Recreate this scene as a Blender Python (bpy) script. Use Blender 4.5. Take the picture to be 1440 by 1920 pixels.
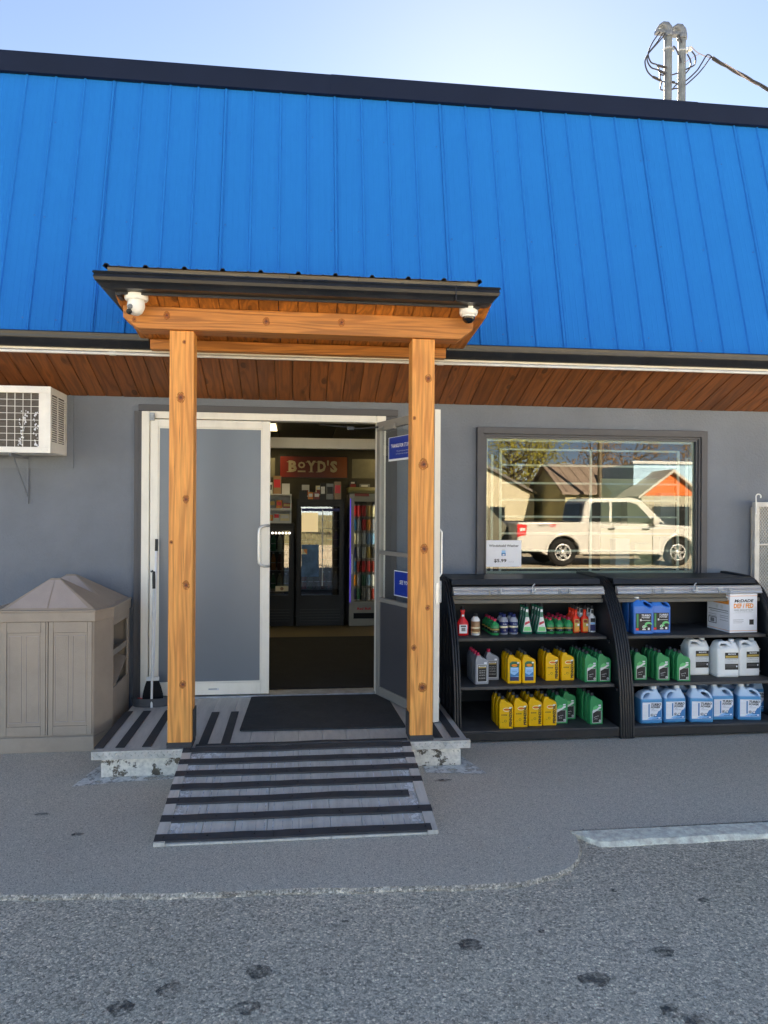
import bpy, bmesh, math, random
from mathutils import Vector, Matrix, noise
random.seed(7)
R = math.radians
scene = bpy.context.scene
for o in list(bpy.data.objects):
    bpy.data.objects.remove(o)

# ------------------------------------------------------------------ camera
CAM_YAW, CAM_ROLL = 6.78, 0.34
cam_data = bpy.data.cameras.new('camera')
cam = bpy.data.objects.new('camera', cam_data)
scene.collection.objects.link(cam)
cam_data.sensor_fit = 'VERTICAL'
cam_data.sensor_height = 24.0
cam_data.lens = 24.0 * 1380 / 1920
cam_data.clip_start = 0.05
cam_data.clip_end = 5000
cam.matrix_world = (Matrix.Translation((0, 0, 1.60)) @ Matrix.Rotation(R(-CAM_YAW), 4, 'Z')
                    @ Matrix.Rotation(R(90), 4, 'X') @ Matrix.Rotation(R(CAM_ROLL), 4, 'Z'))
scene.camera = cam

# ------------------------------------------------------------------ sky, sun, exposure
SUN_EL, SUN_AZ = 29.5, 15.0          # behind the store, a little to the right
world = bpy.data.worlds.new('World')
scene.world = world
world.use_nodes = True
wn, wl = world.node_tree.nodes, world.node_tree.links
wn.clear()
w_out = wn.new('ShaderNodeOutputWorld')
w_bg = wn.new('ShaderNodeBackground')
w_sky = wn.new('ShaderNodeTexSky')
w_sky.sky_type = 'NISHITA'
w_sky.sun_disc = False
w_sky.sun_elevation = R(SUN_EL)
w_sky.sun_rotation = R(SUN_AZ)
w_sky.air_density = 0.4
w_sky.dust_density = 0.03
w_sky.ozone_density = 2.2
w_bg.inputs['Strength'].default_value = 0.05
wl.new(w_sky.outputs[0], w_bg.inputs['Color'])
wl.new(w_bg.outputs[0], w_out.inputs['Surface'])

sun_data = bpy.data.lights.new('sun', 'SUN')
sun_data.energy = 5.0
sun_data.angle = R(0.53)
sun_data.color = (1.0, 0.965, 0.91)
sun = bpy.data.objects.new('sun', sun_data)
scene.collection.objects.link(sun)
sd = Vector((math.sin(R(SUN_AZ)) * math.cos(R(SUN_EL)), math.cos(R(SUN_AZ)) * math.cos(R(SUN_EL)), math.sin(R(SUN_EL))))
sun.rotation_euler = sd.to_track_quat('Z', 'Y').to_euler()
sun.location = sd * 40

scene.view_settings.view_transform = 'Standard'
scene.view_settings.look = 'None'
scene.view_settings.gamma = 1.0
scene.view_settings.exposure = 3.33
scene.view_settings.use_curve_mapping = False
scene.view_settings.use_white_balance = True      # camera set for open shade
scene.view_settings.white_balance_temperature = 8900
scene.view_settings.white_balance_tint = 9
scene.render.resolution_x, scene.render.resolution_y = 768, 1024

# ------------------------------------------------------------------ helpers
COL = scene.collection
LIFT = 1.4
def lin(h):
    h = h.lstrip('#')
    v = [int(h[i:i + 2], 16) / 255 for i in (0, 2, 4)]
    v = [(c / 12.92 if c <= 0.04045 else ((c + 0.055) / 1.055) ** 2.4) for c in v]
    k = min(LIFT, 0.86 / max(max(v), 0.001))
    return tuple(c * k for c in v) + (1.0,)

class MB:
    """collects faces, then links them as one mesh object"""
    def __init__(s):
        s.v, s.f, s.m, s.sm = [], [], [], []
    def add(s, verts, faces, mi=0, smooth=False):
        o = len(s.v)
        s.v += [tuple(p) for p in verts]
        for f in faces:
            s.f.append(tuple(i + o for i in f)); s.m.append(mi); s.sm.append(smooth)
        return s
    def box(s, x0, x1, y0, y1, z0, z1, mi=0):
        v = [(x, y, z) for z in (z0, z1) for y in (y0, y1) for x in (x0, x1)]
        return s.add(v, [(0, 2, 3, 1), (4, 5, 7, 6), (0, 1, 5, 4), (2, 6, 7, 3), (0, 4, 6, 2), (1, 3, 7, 5)], mi)
    def quad(s, a, b, c, d, mi=0):
        return s.add([a, b, c, d], [(0, 1, 2, 3)], mi)
    def rect(s, x0, x1, z0, z1, y, mi=0):          # a flat print facing -Y
        return s.quad((x0, y, z0), (x1, y, z0), (x1, y, z1), (x0, y, z1), mi)
    def poly(s, pts, y, mi=0):
        return s.add([(x, y, z) for x, z in pts], [tuple(range(len(pts)))], mi)
    def prism_x(s, prof, x0, x1, mi=0, smooth=False):     # prof: (y,z) closed loop
        n = len(prof)
        v = [(x0, y, z) for y, z in prof] + [(x1, y, z) for y, z in prof]
        s.add(v, [tuple(range(n))[::-1], tuple(range(n, 2 * n))], mi)
        return s.add(v, [(i, (i + 1) % n, n + (i + 1) % n, n + i) for i in range(n)], mi, smooth)
    def prism_y(s, prof, y0, y1, mi=0):                   # prof: (x,z)
        n = len(prof)
        v = [(x, y0, z) for x, z in prof] + [(x, y1, z) for x, z in prof]
        return s.add(v, [tuple(range(n)), tuple(range(n, 2 * n))[::-1]] + [(i, n + i, n + (i + 1) % n, (i + 1) % n) for i in range(n)], mi)
    def prism_z(s, prof, z0, z1, mi=0):                   # prof: (x,y)
        n = len(prof)
        v = [(x, y, z0) for x, y in prof] + [(x, y, z1) for x, y in prof]
        return s.add(v, [tuple(range(n))[::-1], tuple(range(n, 2 * n))] + [(i, (i + 1) % n, n + (i + 1) % n, n + i) for i in range(n)], mi)
    def tube(s, pts, r, n=8, mi=0, caps=True):
        pts = [Vector(p) for p in pts]
        rs = r if isinstance(r, (list, tuple)) else [r] * len(pts)
        v = []
        t0 = (pts[1] - pts[0]).normalized()
        up = Vector((0, 0, 1)) if abs(t0.z) < 0.9 else Vector((1, 0, 0))
        a = t0.cross(up).normalized()
        for i, p in enumerate(pts):
            if i == 0: t = t0
            elif i == len(pts) - 1: t = (pts[i] - pts[i - 1]).normalized()
            else: t = ((pts[i + 1] - pts[i]).normalized() + (pts[i] - pts[i - 1]).normalized()).normalized()
            a = (a - t * a.dot(t)).normalized()
            b = t.cross(a)
            for k in range(n):
                q = 2 * math.pi * k / n
                v.append(p + (a * math.cos(q) + b * math.sin(q)) * rs[i])
        m = len(pts)
        s.add(v, [(i * n + k, i * n + (k + 1) % n, (i + 1) * n + (k + 1) % n, (i + 1) * n + k) for i in range(m - 1) for k in range(n)], mi, True)
        if caps:
            s.add(v[:n], [tuple(range(n))[::-1]], mi); s.add(v[-n:], [tuple(range(n))], mi)
        return s
    def lathe(s, prof, c=(0, 0, 0), n=20, mi=0, sy=1.0, mis=None):        # prof: (r,z)
        v = []
        for r, z in prof:
            for k in range(n):
                q = 2 * math.pi * k / n
                v.append((c[0] + r * math.cos(q), c[1] + sy * r * math.sin(q), c[2] + z))
        for i in range(len(prof) - 1):
            s.add([], [], 0)
        o = len(s.v); s.v += v
        for i in range(len(prof) - 1):
            for k in range(n):
                s.f.append((o + i * n + k, o + i * n + (k + 1) % n, o + (i + 1) * n + (k + 1) % n, o + (i + 1) * n + k))
                s.m.append(mis[i] if mis else mi); s.sm.append(True)
        if prof[0][0] > 1e-5: s.f.append(tuple(o + k for k in range(n))[::-1]); s.m.append(mis[0] if mis else mi); s.sm.append(False)
        if prof[-1][0] > 1e-5: s.f.append(tuple(o + (len(prof) - 1) * n + k for k in range(n))); s.m.append(mis[-1] if mis else mi); s.sm.append(False)
        return s
    def mesh(s, name, mats, bevel=0.0, seg=2):
        me = bpy.data.meshes.new(name)
        me.from_pydata(s.v, [], s.f)
        for m in (mats if isinstance(mats, (list, tuple)) else [mats]): me.materials.append(m)
        me.polygons.foreach_set('material_index', s.m)
        me.polygons.foreach_set('use_smooth', s.sm)
        me.update()
        if bevel:
            bm = bmesh.new(); bm.from_mesh(me)
            bmesh.ops.remove_doubles(bm, verts=bm.verts, dist=1e-5)
            es = [e for e in bm.edges if len(e.link_faces) == 2 and e.calc_face_angle(0) > R(28)]
            bmesh.ops.bevel(bm, geom=es, offset=bevel, segments=seg, affect='EDGES', profile=0.5, clamp_overlap=True)
            bm.to_mesh(me); bm.free()
        return me
    def build(s, name, mats, parent=None, bevel=0.0, seg=2, loc=None):
        return link(name, s.mesh(name, mats, bevel, seg), parent, loc)

def link(name, data, parent=None, loc=None, rot=None):
    o = bpy.data.objects.new(name, data)
    COL.objects.link(o)
    if parent: o.parent = parent
    if loc: o.location = loc
    if rot: o.rotation_euler = rot
    return o
def tag(o, label=None, cat=None, group=None, kind=None):
    if label: o['label'] = label
    if cat: o['category'] = cat
    if group: o['group'] = group
    if kind: o['kind'] = kind
    return o
def thing(name, label, cat, loc=(0, 0, 0), rz=0, group=None):
    o = bpy.data.objects.new(name, None); COL.objects.link(o)
    o.empty_display_size = 0.05
    o.location = loc; o.rotation_euler = (0, 0, rz)
    return tag(o, label, cat, group)
def copy_tree(o, parent=None):
    c = o.copy(); COL.objects.link(c)
    if parent: c.parent = parent
    for ch in list(o.children): copy_tree(ch, c)
    return c
def outline(name, splines, depth, bevel=0.0, res=2):
    """closed outlines (x,z) with holes -> solid slab centred on y=0, rounded edges"""
    cu = bpy.data.curves.new(name, 'CURVE')
    cu.dimensions = '2D'; cu.fill_mode = 'BOTH'
    cu.extrude = max(depth / 2 - bevel, 0.0001); cu.bevel_depth = bevel; cu.bevel_resolution = res
    if bevel: cu.offset = -bevel
    for sp in splines:
        s = cu.splines.new('POLY'); s.points.add(len(sp) - 1)
        for p, (x, z) in zip(s.points, sp): p.co = (x, z, 0, 1)
        s.use_cyclic_u = True
    ob = bpy.data.objects.new(name, cu)
    me = bpy.data.meshes.new_from_object(ob)
    bpy.data.objects.remove(ob); bpy.data.curves.remove(cu)
    me.name = name
    me.transform(Matrix(((1, 0, 0, 0), (0, 0, -1, 0), (0, 1, 0, 0), (0, 0, 0, 1))))
    return me
def rounded(pts, r=0.01, n=4):
    """rounds the corners of a closed loop"""
    out = []
    L = len(pts)
    for i, p in enumerate(pts):
        p = Vector(p); a = Vector(pts[i - 1]); b = Vector(pts[(i + 1) % L])
        da, db = (a - p), (b - p)
        ra = min(r, da.length * .45); rb = min(r, db.length * .45)
        p0 = p + da.normalized() * ra; p1 = p + db.normalized() * rb
        for k in range(n + 1):
            t = k / n
            q = p0 * (1 - t) ** 2 + p * 2 * t * (1 - t) + p1 * t ** 2
            out.append((q.x, q.y))
    return out
_txt = {}
def text_mesh(s, size, mat, width=None, bold=0.0, shear=0.0, align='CENTER', ext=0.0):
    key = (s, size, mat.name, width, bold, shear, align, ext)
    if key in _txt: return _txt[key]
    cu = bpy.data.curves.new('lettering', 'FONT')
    cu.body = s; cu.size = size / 0.72; cu.align_x = align; cu.align_y = 'CENTER'
    cu.offset = bold * size; cu.shear = shear; cu.resolution_u = 2; cu.extrude = ext
    ob = bpy.data.objects.new('lettering', cu)
    me = bpy.data.meshes.new_from_object(ob)
    bpy.data.objects.remove(ob); bpy.data.curves.remove(cu)
    if len(me.vertices) and width:
        xs = [v.co.x for v in me.vertices]
        me.transform(Matrix.Scale(width / (max(xs) - min(xs)), 4, (1, 0, 0)))
    me.transform(Matrix(((1, 0, 0, 0), (0, 0, -1, 0), (0, 1, 0, 0), (0, 0, 0, 1))))
    me.materials.clear(); me.materials.append(mat); me.name = 'lettering'
    _txt[key] = me
    return me
def text(s, size, mat, parent, loc, width=None, bold=0.0, shear=0.0, align='CENTER', rot=None, ext=0.0):
    return link('lettering', text_mesh(s, size, mat, width, bold, shear, align, ext), parent, loc, rot)

# ------------------------------------------------------------------ materials
def nt(name):
    m = bpy.data.materials.new(name); m.use_nodes = True
    n, l = m.node_tree.nodes, m.node_tree.links
    return m, n, l, n['Principled BSDF']
def N(n, t, **k):
    x = n.new('ShaderNode' + t)
    for a, b in k.items():
        if a in x.inputs: x.inputs[a].default_value = b
        else: setattr(x, a, b)
    return x
def ramp(n, stops):
    r = n.new('ShaderNodeValToRGB')
    e = r.color_ramp.elements
    while len(e) < len(stops): e.new(0.5)
    for i, (p, c) in enumerate(stops):
        e[i].position = p; e[i].color = c if len(c) == 4 else tuple(c) + (1,)
    return r
def mixc(n, l, fac, a, b, mode='MIX'):
    m = n.new('ShaderNodeMix'); m.data_type = 'RGBA'; m.blend_type = mode
    for sock, v in ((m.inputs[0], fac), (m.inputs[6], a), (m.inputs[7], b)):
        if hasattr(v, 'is_linked') or hasattr(v, 'links'): l.new(v, sock)
        elif isinstance(v, (int, float)): sock.default_value = v
        else: sock.default_value = v
    return m.outputs[2]
def simple(name, col, rough=0.5, metal=0.0, var=0.08, scale=8.0, bump=0.0, bscale=60.0, spec=0.5, stretch=None, dirt=0.0, coat=0.0, dirtc=(0.10, 0.085, 0.07, 1)):
    """paint, plastic or metal with a little uneven tone, grain and dirt"""
    m, n, l, p = nt(name)
    c = lin(col) if isinstance(col, str) else tuple(col) + (1.0,)
    tc = N(n, 'TexCoord'); mp = N(n, 'Mapping')
    l.new(tc.outputs['Object'], mp.inputs['Vector'])
    if stretch: mp.inputs['Scale'].default_value = stretch
    no = N(n, 'TexNoise', Scale=scale, Detail=5.0, Roughness=0.6)
    l.new(mp.outputs[0], no.inputs['Vector'])
    dark = tuple(x * (1 - var * 2) for x in c[:3]) + (1,)
    light = tuple(min(x * (1 + var * 2), 1) for x in c[:3]) + (1,)
    r = ramp(n, [(0.3, dark), (0.7, light)])
    l.new(no.outputs['Fac'], r.inputs[0])
    out = r.outputs[0]
    if dirt:
        n2 = N(n, 'TexNoise', Scale=scale * 3.1, Detail=8.0, Roughness=0.75)
        l.new(mp.outputs[0], n2.inputs['Vector'])
        r2 = ramp(n, [(0.5, (0, 0, 0)), (0.72, (1, 1, 1))]); l.new(n2.outputs['Fac'], r2.inputs[0])
        mm = N(n, 'Math', operation='MULTIPLY'); mm.inputs[1].default_value = dirt; l.new(r2.outputs[0], mm.inputs[0])
        out = mixc(n, l, mm.outputs[0], out, dirtc)
    l.new(out, p.inputs['Base Color'])
    p.inputs['Metallic'].default_value = metal
    p.inputs['Specular IOR Level'].default_value = spec
    p.inputs['Coat Weight'].default_value = coat
    rr = N(n, 'MapRange'); rr.inputs[3].default_value = max(rough - 0.08, 0.02); rr.inputs[4].default_value = min(rough + 0.1, 1)
    l.new(no.outputs['Fac'], rr.inputs[0]); l.new(rr.outputs[0], p.inputs['Roughness'])
    if bump:
        nb = N(n, 'TexNoise', Scale=bscale, Detail=4.0); l.new(mp.outputs[0], nb.inputs['Vector'])
        b = N(n, 'Bump', Strength=bump, Distance=0.004); l.new(nb.outputs['Fac'], b.inputs['Height'])
        l.new(b.outputs[0], p.inputs['Normal'])
    return m
def wood(name, base, dark, axis='Z', grain=26.0, knots=True, rough=0.55, seed=0.0, kscale=2.6):
    """planed softwood: stretched growth rings bent round knots"""
    m, n, l, p = nt(name)
    tc = N(n, 'TexCoord'); oi = N(n, 'ObjectInfo')
    add = N(n, 'VectorMath', operation='ADD')
    comb = N(n, 'CombineXYZ')
    mu = N(n, 'Math', operation='MULTIPLY'); mu.inputs[1].default_value = 37.0
    l.new(oi.outputs['Random'], mu.inputs[0])
    l.new(mu.outputs[0], comb.inputs[0]); l.new(mu.outputs[0], comb.inputs[1]); l.new(mu.outputs[0], comb.inputs[2])
    l.new(tc.outputs['Object'], add.inputs[0]); l.new(comb.outputs[0], add.inputs[1])
    st = {'X': (0.06, 1, 1), 'Y': (1, 0.07, 1), 'Z': (1, 1, 0.055)}[axis]
    mp = N(n, 'Mapping'); mp.inputs['Scale'].default_value = st; mp.inputs['Location'].default_value = (seed, seed, seed)
    l.new(add.outputs[0], mp.inputs['Vector'])
    # knots
    kst = {'X': (.45, 1, 1), 'Y': (1, .45, 1), 'Z': (1, 1, .45)}[axis]
    mk = N(n, 'Mapping'); mk.inputs['Scale'].default_value = kst; mk.inputs['Location'].default_value = (seed * 2, seed, 0)
    l.new(add.outputs[0], mk.inputs['Vector'])
    vo = N(n, 'TexVoronoi', Scale=kscale * 2.2, Randomness=1.0)
    l.new(mk.outputs[0], vo.inputs['Vector'])
    kr = ramp(n, [(0.0, (1, 1, 1)), (0.16, (0.25, 0.25, 0.25)), (0.42, (0, 0, 0))]); l.new(vo.outputs['Distance'], kr.inputs[0])
    # rings
    no = N(n, 'TexNoise', Scale=5.0, Detail=3.0, Roughness=0.5); l.new(mp.outputs[0], no.inputs['Vector'])
    sm = N(n, 'Math', operation='MULTIPLY_ADD'); sm.inputs[1].default_value = 3.2
    l.new(no.outputs['Fac'], sm.inputs[0])
    km = N(n, 'Math', operation='MULTIPLY'); km.inputs[1].default_value = 0.55 if knots else 0.0
    l.new(kr.outputs[0], km.inputs[0]); l.new(km.outputs[0], sm.inputs[2])
    fr = N(n, 'Math', operation='MULTIPLY'); fr.inputs[1].default_value = grain; l.new(sm.outputs[0], fr.inputs[0])
    sn = N(n, 'Math', operation='SINE'); l.new(fr.outputs[0], sn.inputs[0])
    rr = ramp(n, [(0.35, (0, 0, 0)), (0.95, (1, 1, 1))])
    mr = N(n, 'MapRange'); mr.inputs[1].default_value = -1; l.new(sn.outputs[0], mr.inputs[0]); l.new(mr.outputs[0], rr.inputs[0])
    fine = N(n, 'TexNoise', Scale=90.0, Detail=3.0); l.new(mp.outputs[0], fine.inputs['Vector'])
    B, D = lin(base), lin(dark)
    big = N(n, 'TexNoise', Scale=2.5, Detail=2.0); l.new(mp.outputs[0], big.inputs['Vector'])
    tone = ramp(n, [(0.3, tuple(x * .78 for x in B[:3])), (0.7, tuple(min(1, x * 1.15) for x in B[:3]))])
    l.new(big.outputs['Fac'], tone.inputs[0])
    mm = N(n, 'Math', operation='MULTIPLY'); mm.inputs[1].default_value = 0.5; l.new(rr.outputs[0], mm.inputs[0])
    c1 = mixc(n, l, mm.outputs[0], tone.outputs[0], D)
    fm = ramp(n, [(0.35, (.82, .82, .82)), (0.7, (1.08, 1.08, 1.08))]); l.new(fine.outputs['Fac'], fm.inputs[0])
    c2 = mixc(n, l, 1.0, c1, fm.outputs[0], 'MULTIPLY')
    if knots:
        kk = ramp(n, [(0.0, (1, 1, 1)), (0.11, (.9, .9, .9)), (0.15, (0, 0, 0))]); l.new(vo.outputs['Distance'], kk.inputs[0])
        kk2 = N(n, 'Math', operation='MULTIPLY'); kk2.inputs[1].default_value = .7; l.new(kk.outputs[0], kk2.inputs[0])
        c2 = mixc(n, l, kk2.outputs[0], c2, tuple(x * .35 for x in D[:3]) + (1,))
    # board-to-board tone
    rv = N(n, 'MapRange'); rv.inputs[3].default_value = 0.9; rv.inputs[4].default_value = 1.08
    l.new(oi.outputs['Random'], rv.inputs[0])
    cc = N(n, 'CombineColor'); [l.new(rv.outputs[0], cc.inputs[i]) for i in range(3)]
    c3 = mixc(n, l, 1.0, c2, cc.outputs[0], 'MULTIPLY')
    l.new(c3, p.inputs['Base Color'])
    p.inputs['Roughness'].default_value = rough
    b = N(n, 'Bump', Strength=0.25, Distance=0.002); l.new(rr.outputs[0], b.inputs['Height']); l.new(b.outputs[0], p.inputs['Normal'])
    return m
def emit(name, col, s):
    m, n, l, p = nt(name)
    p.inputs['Base Color'].default_value = lin(col); p.inputs['Emission Color'].default_value = lin(col)
    p.inputs['Emission Strength'].default_value = s
    return m
def glass(name, refl=0.12, tint=(1, 1, 1), rough=0.0):
    m, n, l, p = nt(name)
    n.remove(p)
    out = n['Material Output']
    tr = N(n, 'BsdfTransparent'); tr.inputs[0].default_value = tuple(tint) + (1,)
    gl = N(n, 'BsdfGlossy'); gl.inputs['Roughness'].default_value = rough
    lw = N(n, 'LayerWeight', Blend=0.5)
    mr = N(n, 'MapRange'); mr.inputs[3].default_value = refl; mr.inputs[4].default_value = 1.0
    pw_ = N(n, 'Math', operation='POWER'); pw_.inputs[1].default_value = 5.0
    l.new(lw.outputs['Facing'], pw_.inputs[0]); l.new(pw_.outputs[0], mr.inputs[0])
    ge = N(n, 'NewGeometry'); inv = N(n, 'Math', operation='SUBTRACT'); inv.inputs[0].default_value = 1.0; l.new(ge.outputs['Backfacing'], inv.inputs[1])
    mf = N(n, 'Math', operation='MULTIPLY'); l.new(mr.outputs[0], mf.inputs[0]); l.new(inv.outputs[0], mf.inputs[1])
    mx = N(n, 'MixShader')
    l.new(mf.outputs[0], mx.inputs[0]); l.new(tr.outputs[0], mx.inputs[1]); l.new(gl.outputs[0], mx.inputs[2])
    l.new(mx.outputs[0], out.inputs[0])
    return m
def flaky(name, col, thr=0.5, scale=14.0, edge=0.06, rough=0.7):
    """worn paint film with holes where it has flaked off"""
    m, n, l, p = nt(name)
    out = n['Material Output']
    tc = N(n, 'TexCoord'); no = N(n, 'TexNoise', Scale=scale, Detail=9.0, Roughness=0.72)
    l.new(tc.outputs['Object'], no.inputs['Vector'])
    r = ramp(n, [(thr - edge, (0, 0, 0)), (thr + edge, (1, 1, 1))]); l.new(no.outputs['Fac'], r.inputs[0])
    n2 = N(n, 'TexNoise', Scale=40.0, Detail=5.0); l.new(tc.outputs['Object'], n2.inputs['Vector'])
    c = lin(col)
    r2 = ramp(n, [(0.3, tuple(x * .72 for x in c[:3])), (0.65, c[:3])]); l.new(n2.outputs['Fac'], r2.inputs[0])
    l.new(r2.outputs[0], p.inputs['Base Color']); p.inputs['Roughness'].default_value = rough
    tr = N(n, 'BsdfTransparent'); mx = N(n, 'MixShader')
    l.new(r.outputs[0], mx.inputs[0]); l.new(tr.outputs[0], mx.inputs[1]); l.new(p.outputs[0], mx.inputs[2])
    l.new(mx.outputs[0], out.inputs[0])
    return m

def asphalt(name, a, b, stone, grain, light_amt, big=1.2, dark='#2a2b2d'):
    """bitumen with packed stone chips, each chip its own tone, darker between and worn paler areas"""
    m, n, l, p = nt(name)
    tc = N(n, 'TexCoord')
    wn_ = N(n, 'TexNoise', Scale=grain * .7, Detail=2.0); l.new(tc.outputs['Object'], wn_.inputs['Vector'])
    off = N(n, 'VectorMath', operation='SCALE'); off.inputs['Scale'].default_value = .9 / grain; l.new(wn_.outputs['Color'], off.inputs[0])
    pos = N(n, 'VectorMath', operation='ADD'); l.new(tc.outputs['Object'], pos.inputs[0]); l.new(off.outputs[0], pos.inputs[1])
    no = N(n, 'TexNoise', Scale=big, Detail=8.0, Roughness=0.62); l.new(tc.outputs['Object'], no.inputs['Vector'])
    r = ramp(n, [(0.3, lin(a)), (0.7, lin(b))]); l.new(no.outputs['Fac'], r.inputs[0])
    no2 = N(n, 'TexNoise', Scale=big * .35, Detail=3.0); l.new(tc.outputs['Object'], no2.inputs['Vector'])
    r2 = ramp(n, [(0.35, (.86, .86, .85)), (0.65, (1.08, 1.08, 1.07))]); l.new(no2.outputs['Fac'], r2.inputs[0])
    c = mixc(n, l, 1.0, r.outputs[0], r2.outputs[0], 'MULTIPLY')
    lo = 1 - light_amt
    hgt = None
    for k_, sc in enumerate((grain, grain * 2.3)):
        v = N(n, 'TexVoronoi', Scale=sc, Randomness=1.0); l.new(pos.outputs[0], v.inputs['Vector'])
        s = N(n, 'SeparateColor'); l.new(v.outputs['Color'], s.inputs[0])
        tone = ramp(n, [(0.0, (lo * .62,) * 3), (0.12, (lo * .95,) * 3), (0.6, (1.0, 1.0, 1.0)), (0.86, (1 + light_amt * .55,) * 3), (1.0, (1 + light_amt * 1.9,) * 3)]); l.new(s.outputs[k_], tone.inputs[0])
        c = mixc(n, l, 1.0 if k_ == 0 else .7, c, tone.outputs[0], 'MULTIPLY')
        gap = ramp(n, [(0.30, (1, 1, 1)), (0.62, (.76, .755, .75))]); l.new(v.outputs['Distance'], gap.inputs[0])  # darker towards the edge of each chip
        c = mixc(n, l, .8, c, gap.outputs[0], 'MULTIPLY')
        if k_ == 0: hgt = v.outputs['Distance']
    # warm tinted chips
    v = N(n, 'TexVoronoi', Scale=grain, Randomness=1.0); l.new(pos.outputs[0], v.inputs['Vector'])
    s = N(n, 'SeparateColor'); l.new(v.outputs['Color'], s.inputs[0])
    pk_ = ramp(n, [(0.90, (0, 0, 0)), (0.93, (1, 1, 1))]); l.new(s.outputs[2], pk_.inputs[0])
    k2 = N(n, 'Math', operation='MULTIPLY'); k2.inputs[1].default_value = 0.35; l.new(pk_.outputs[0], k2.inputs[0])
    c = mixc(n, l, k2.outputs[0], c, lin(stone))
    l.new(c, p.inputs['Base Color'])
    p.inputs['Roughness'].default_value = 0.85
    p.inputs['Specular IOR Level'].default_value = 0.3
    inv = N(n, 'Math', operation='SUBTRACT'); inv.inputs[0].default_value = 1.0; l.new(hgt, inv.inputs[1])
    b_ = N(n, 'Bump', Strength=0.6, Distance=0.003); l.new(inv.outputs[0], b_.inputs['Height'])
    l.new(b_.outputs[0], p.inputs['Normal'])
    return m

M = {}
M['asphalt'] = asphalt('coarse_asphalt', '#ddd0ba', '#e9dcc8', '#e8d6ba', 112, 0.28)
M['pave'] = asphalt('fine_pavement', '#e2d7c5', '#eee4d4', '#e8dbc7', 220, 0.16, .8)
M['stucco'] = simple('grey_stucco', '#646a72', 0.85, var=0.05, scale=2.2, bump=0.9, bscale=70)
M['trim'] = simple('dark_grey_trim', '#434346', 0.55, var=0.05, scale=6, bump=.15)
M['blue_metal'] = simple('blue_roof_metal', '#0061a8', 0.6, var=0.012, scale=1.2, spec=0.06)
M['navy'] = simple('navy_flashing', '#0b162b', 0.6, var=0.05, scale=3, spec=.2)
M['black_metal'] = simple('black_gutter_metal', '#16181c', 0.3, var=0.15, scale=5, dirt=.15)
M['white_frame'] = simple('white_aluminium', '#d9d5ca', 0.4, var=0.03, scale=3, dirt=.1, stretch=(1, 1, .3))
M['conduit'] = simple('pale_conduit', '#b9bab8', 0.4, var=0.08, scale=6)
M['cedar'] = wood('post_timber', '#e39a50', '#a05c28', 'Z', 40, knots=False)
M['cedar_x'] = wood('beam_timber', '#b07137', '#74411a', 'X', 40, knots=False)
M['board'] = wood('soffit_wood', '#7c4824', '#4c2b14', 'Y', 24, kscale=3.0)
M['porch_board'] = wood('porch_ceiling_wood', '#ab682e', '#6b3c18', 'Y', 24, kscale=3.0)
M['oldwood'] = wood('weathered_wood', '#6d6250', '#3a352b', 'X', 30)
M['knot'] = simple('knot_wood', '#4a2512', 0.6, var=.3, scale=90)
M['black'] = simple('black_plastic', '#15181c', 0.42, var=0.12, scale=5, bump=.1, dirt=.12)
M['black_dusty'] = simple('dusty_black_shelf', '#423f3d', 0.7, var=0.2, scale=6, dirt=.5)
M['dark_in'] = simple('black_interior_panel', '#131518', 0.6, var=.1)
M['rubber'] = simple('black_rubber', '#303134', 0.7, var=0.12, scale=9, bump=.3, dirt=.25)
M['mat'] = simple('entrance_mat', '#2a2c2e', 0.95, var=0.12, scale=7, bump=.8, bscale=260, dirt=.3)
M['deck'] = simple('worn_aluminium', '#b2afa8', 0.5, metal=0.1, var=0.07, scale=3.5, bump=.12, stretch=(5, .6, 1), dirt=.3, dirtc=(.16,.165,.18,1))
M['tread'] = simple('diamond_plate', '#b2b1ad', 0.38, metal=.5, var=.1, scale=12, dirt=.3)
M['concrete'] = simple('bare_concrete', '#5d5448', 0.9, var=.18, scale=18, bump=.8, bscale=70)
M['whitepaint'] = flaky('flaking_white_paint', '#dcd6ca', 0.47, 7, .012)
M['groundpaint'] = flaky('worn_ground_paint', '#f2efe8', .45, 16, .05)
M['curbpaint'] = flaky('worn_curb_paint', '#bdbcb8', 0.42, 22, .05)
M['tan'] = simple('taupe_plastic', '#8f8275', 0.55, var=.05, scale=3.5, bump=.2, bscale=140, dirt=.12)
M['tan_light'] = simple('faded_taupe_plastic', '#978b85', 0.55, var=.05, scale=3.5, bump=.2, bscale=140)
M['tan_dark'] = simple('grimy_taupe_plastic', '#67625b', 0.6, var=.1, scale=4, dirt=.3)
M['appl'] = simple('appliance_white', '#d4d1ca', 0.4, var=.04, scale=4, dirt=.12)
M['white'] = simple('white_plastic', '#dcdcd8', 0.35, var=.03)
M['coil'] = simple('condenser_fins', '#4a443e', 0.6, var=.3, scale=40, stretch=(1, 1, 12))
M['darkhole'] = simple('dark_opening', '#0c0c0c', 0.8)
M['silver'] = simple('brushed_silver', '#b8babb', 0.35, metal=.6, var=.05)
M['galv'] = simple('galvanised_steel', '#8e9499', 0.5, metal=.4, var=.14, scale=14, dirt=.3)
M['hood'] = simple('cast_aluminium', '#5e646c', 0.5, metal=.2, var=.08)  # weatherhead grey darkened in the colour for a backlit look
M['mastpipe'] = simple('backlit_mast_pipe', '#62686c', 0.6, metal=.2, var=.14, scale=14)  # darker copy of the galvanised grey, backlit shade put into the colour
M['wire'] = simple('black_cable', '#2b2b30', 0.55)
M['wire2'] = simple('bare_cable', '#8a7f7c', 0.5)
M['greypanel'] = simple('grey_door_panel', '#5c646c', 0.3, var=.02, scale=1.5, spec=.5)
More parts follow.
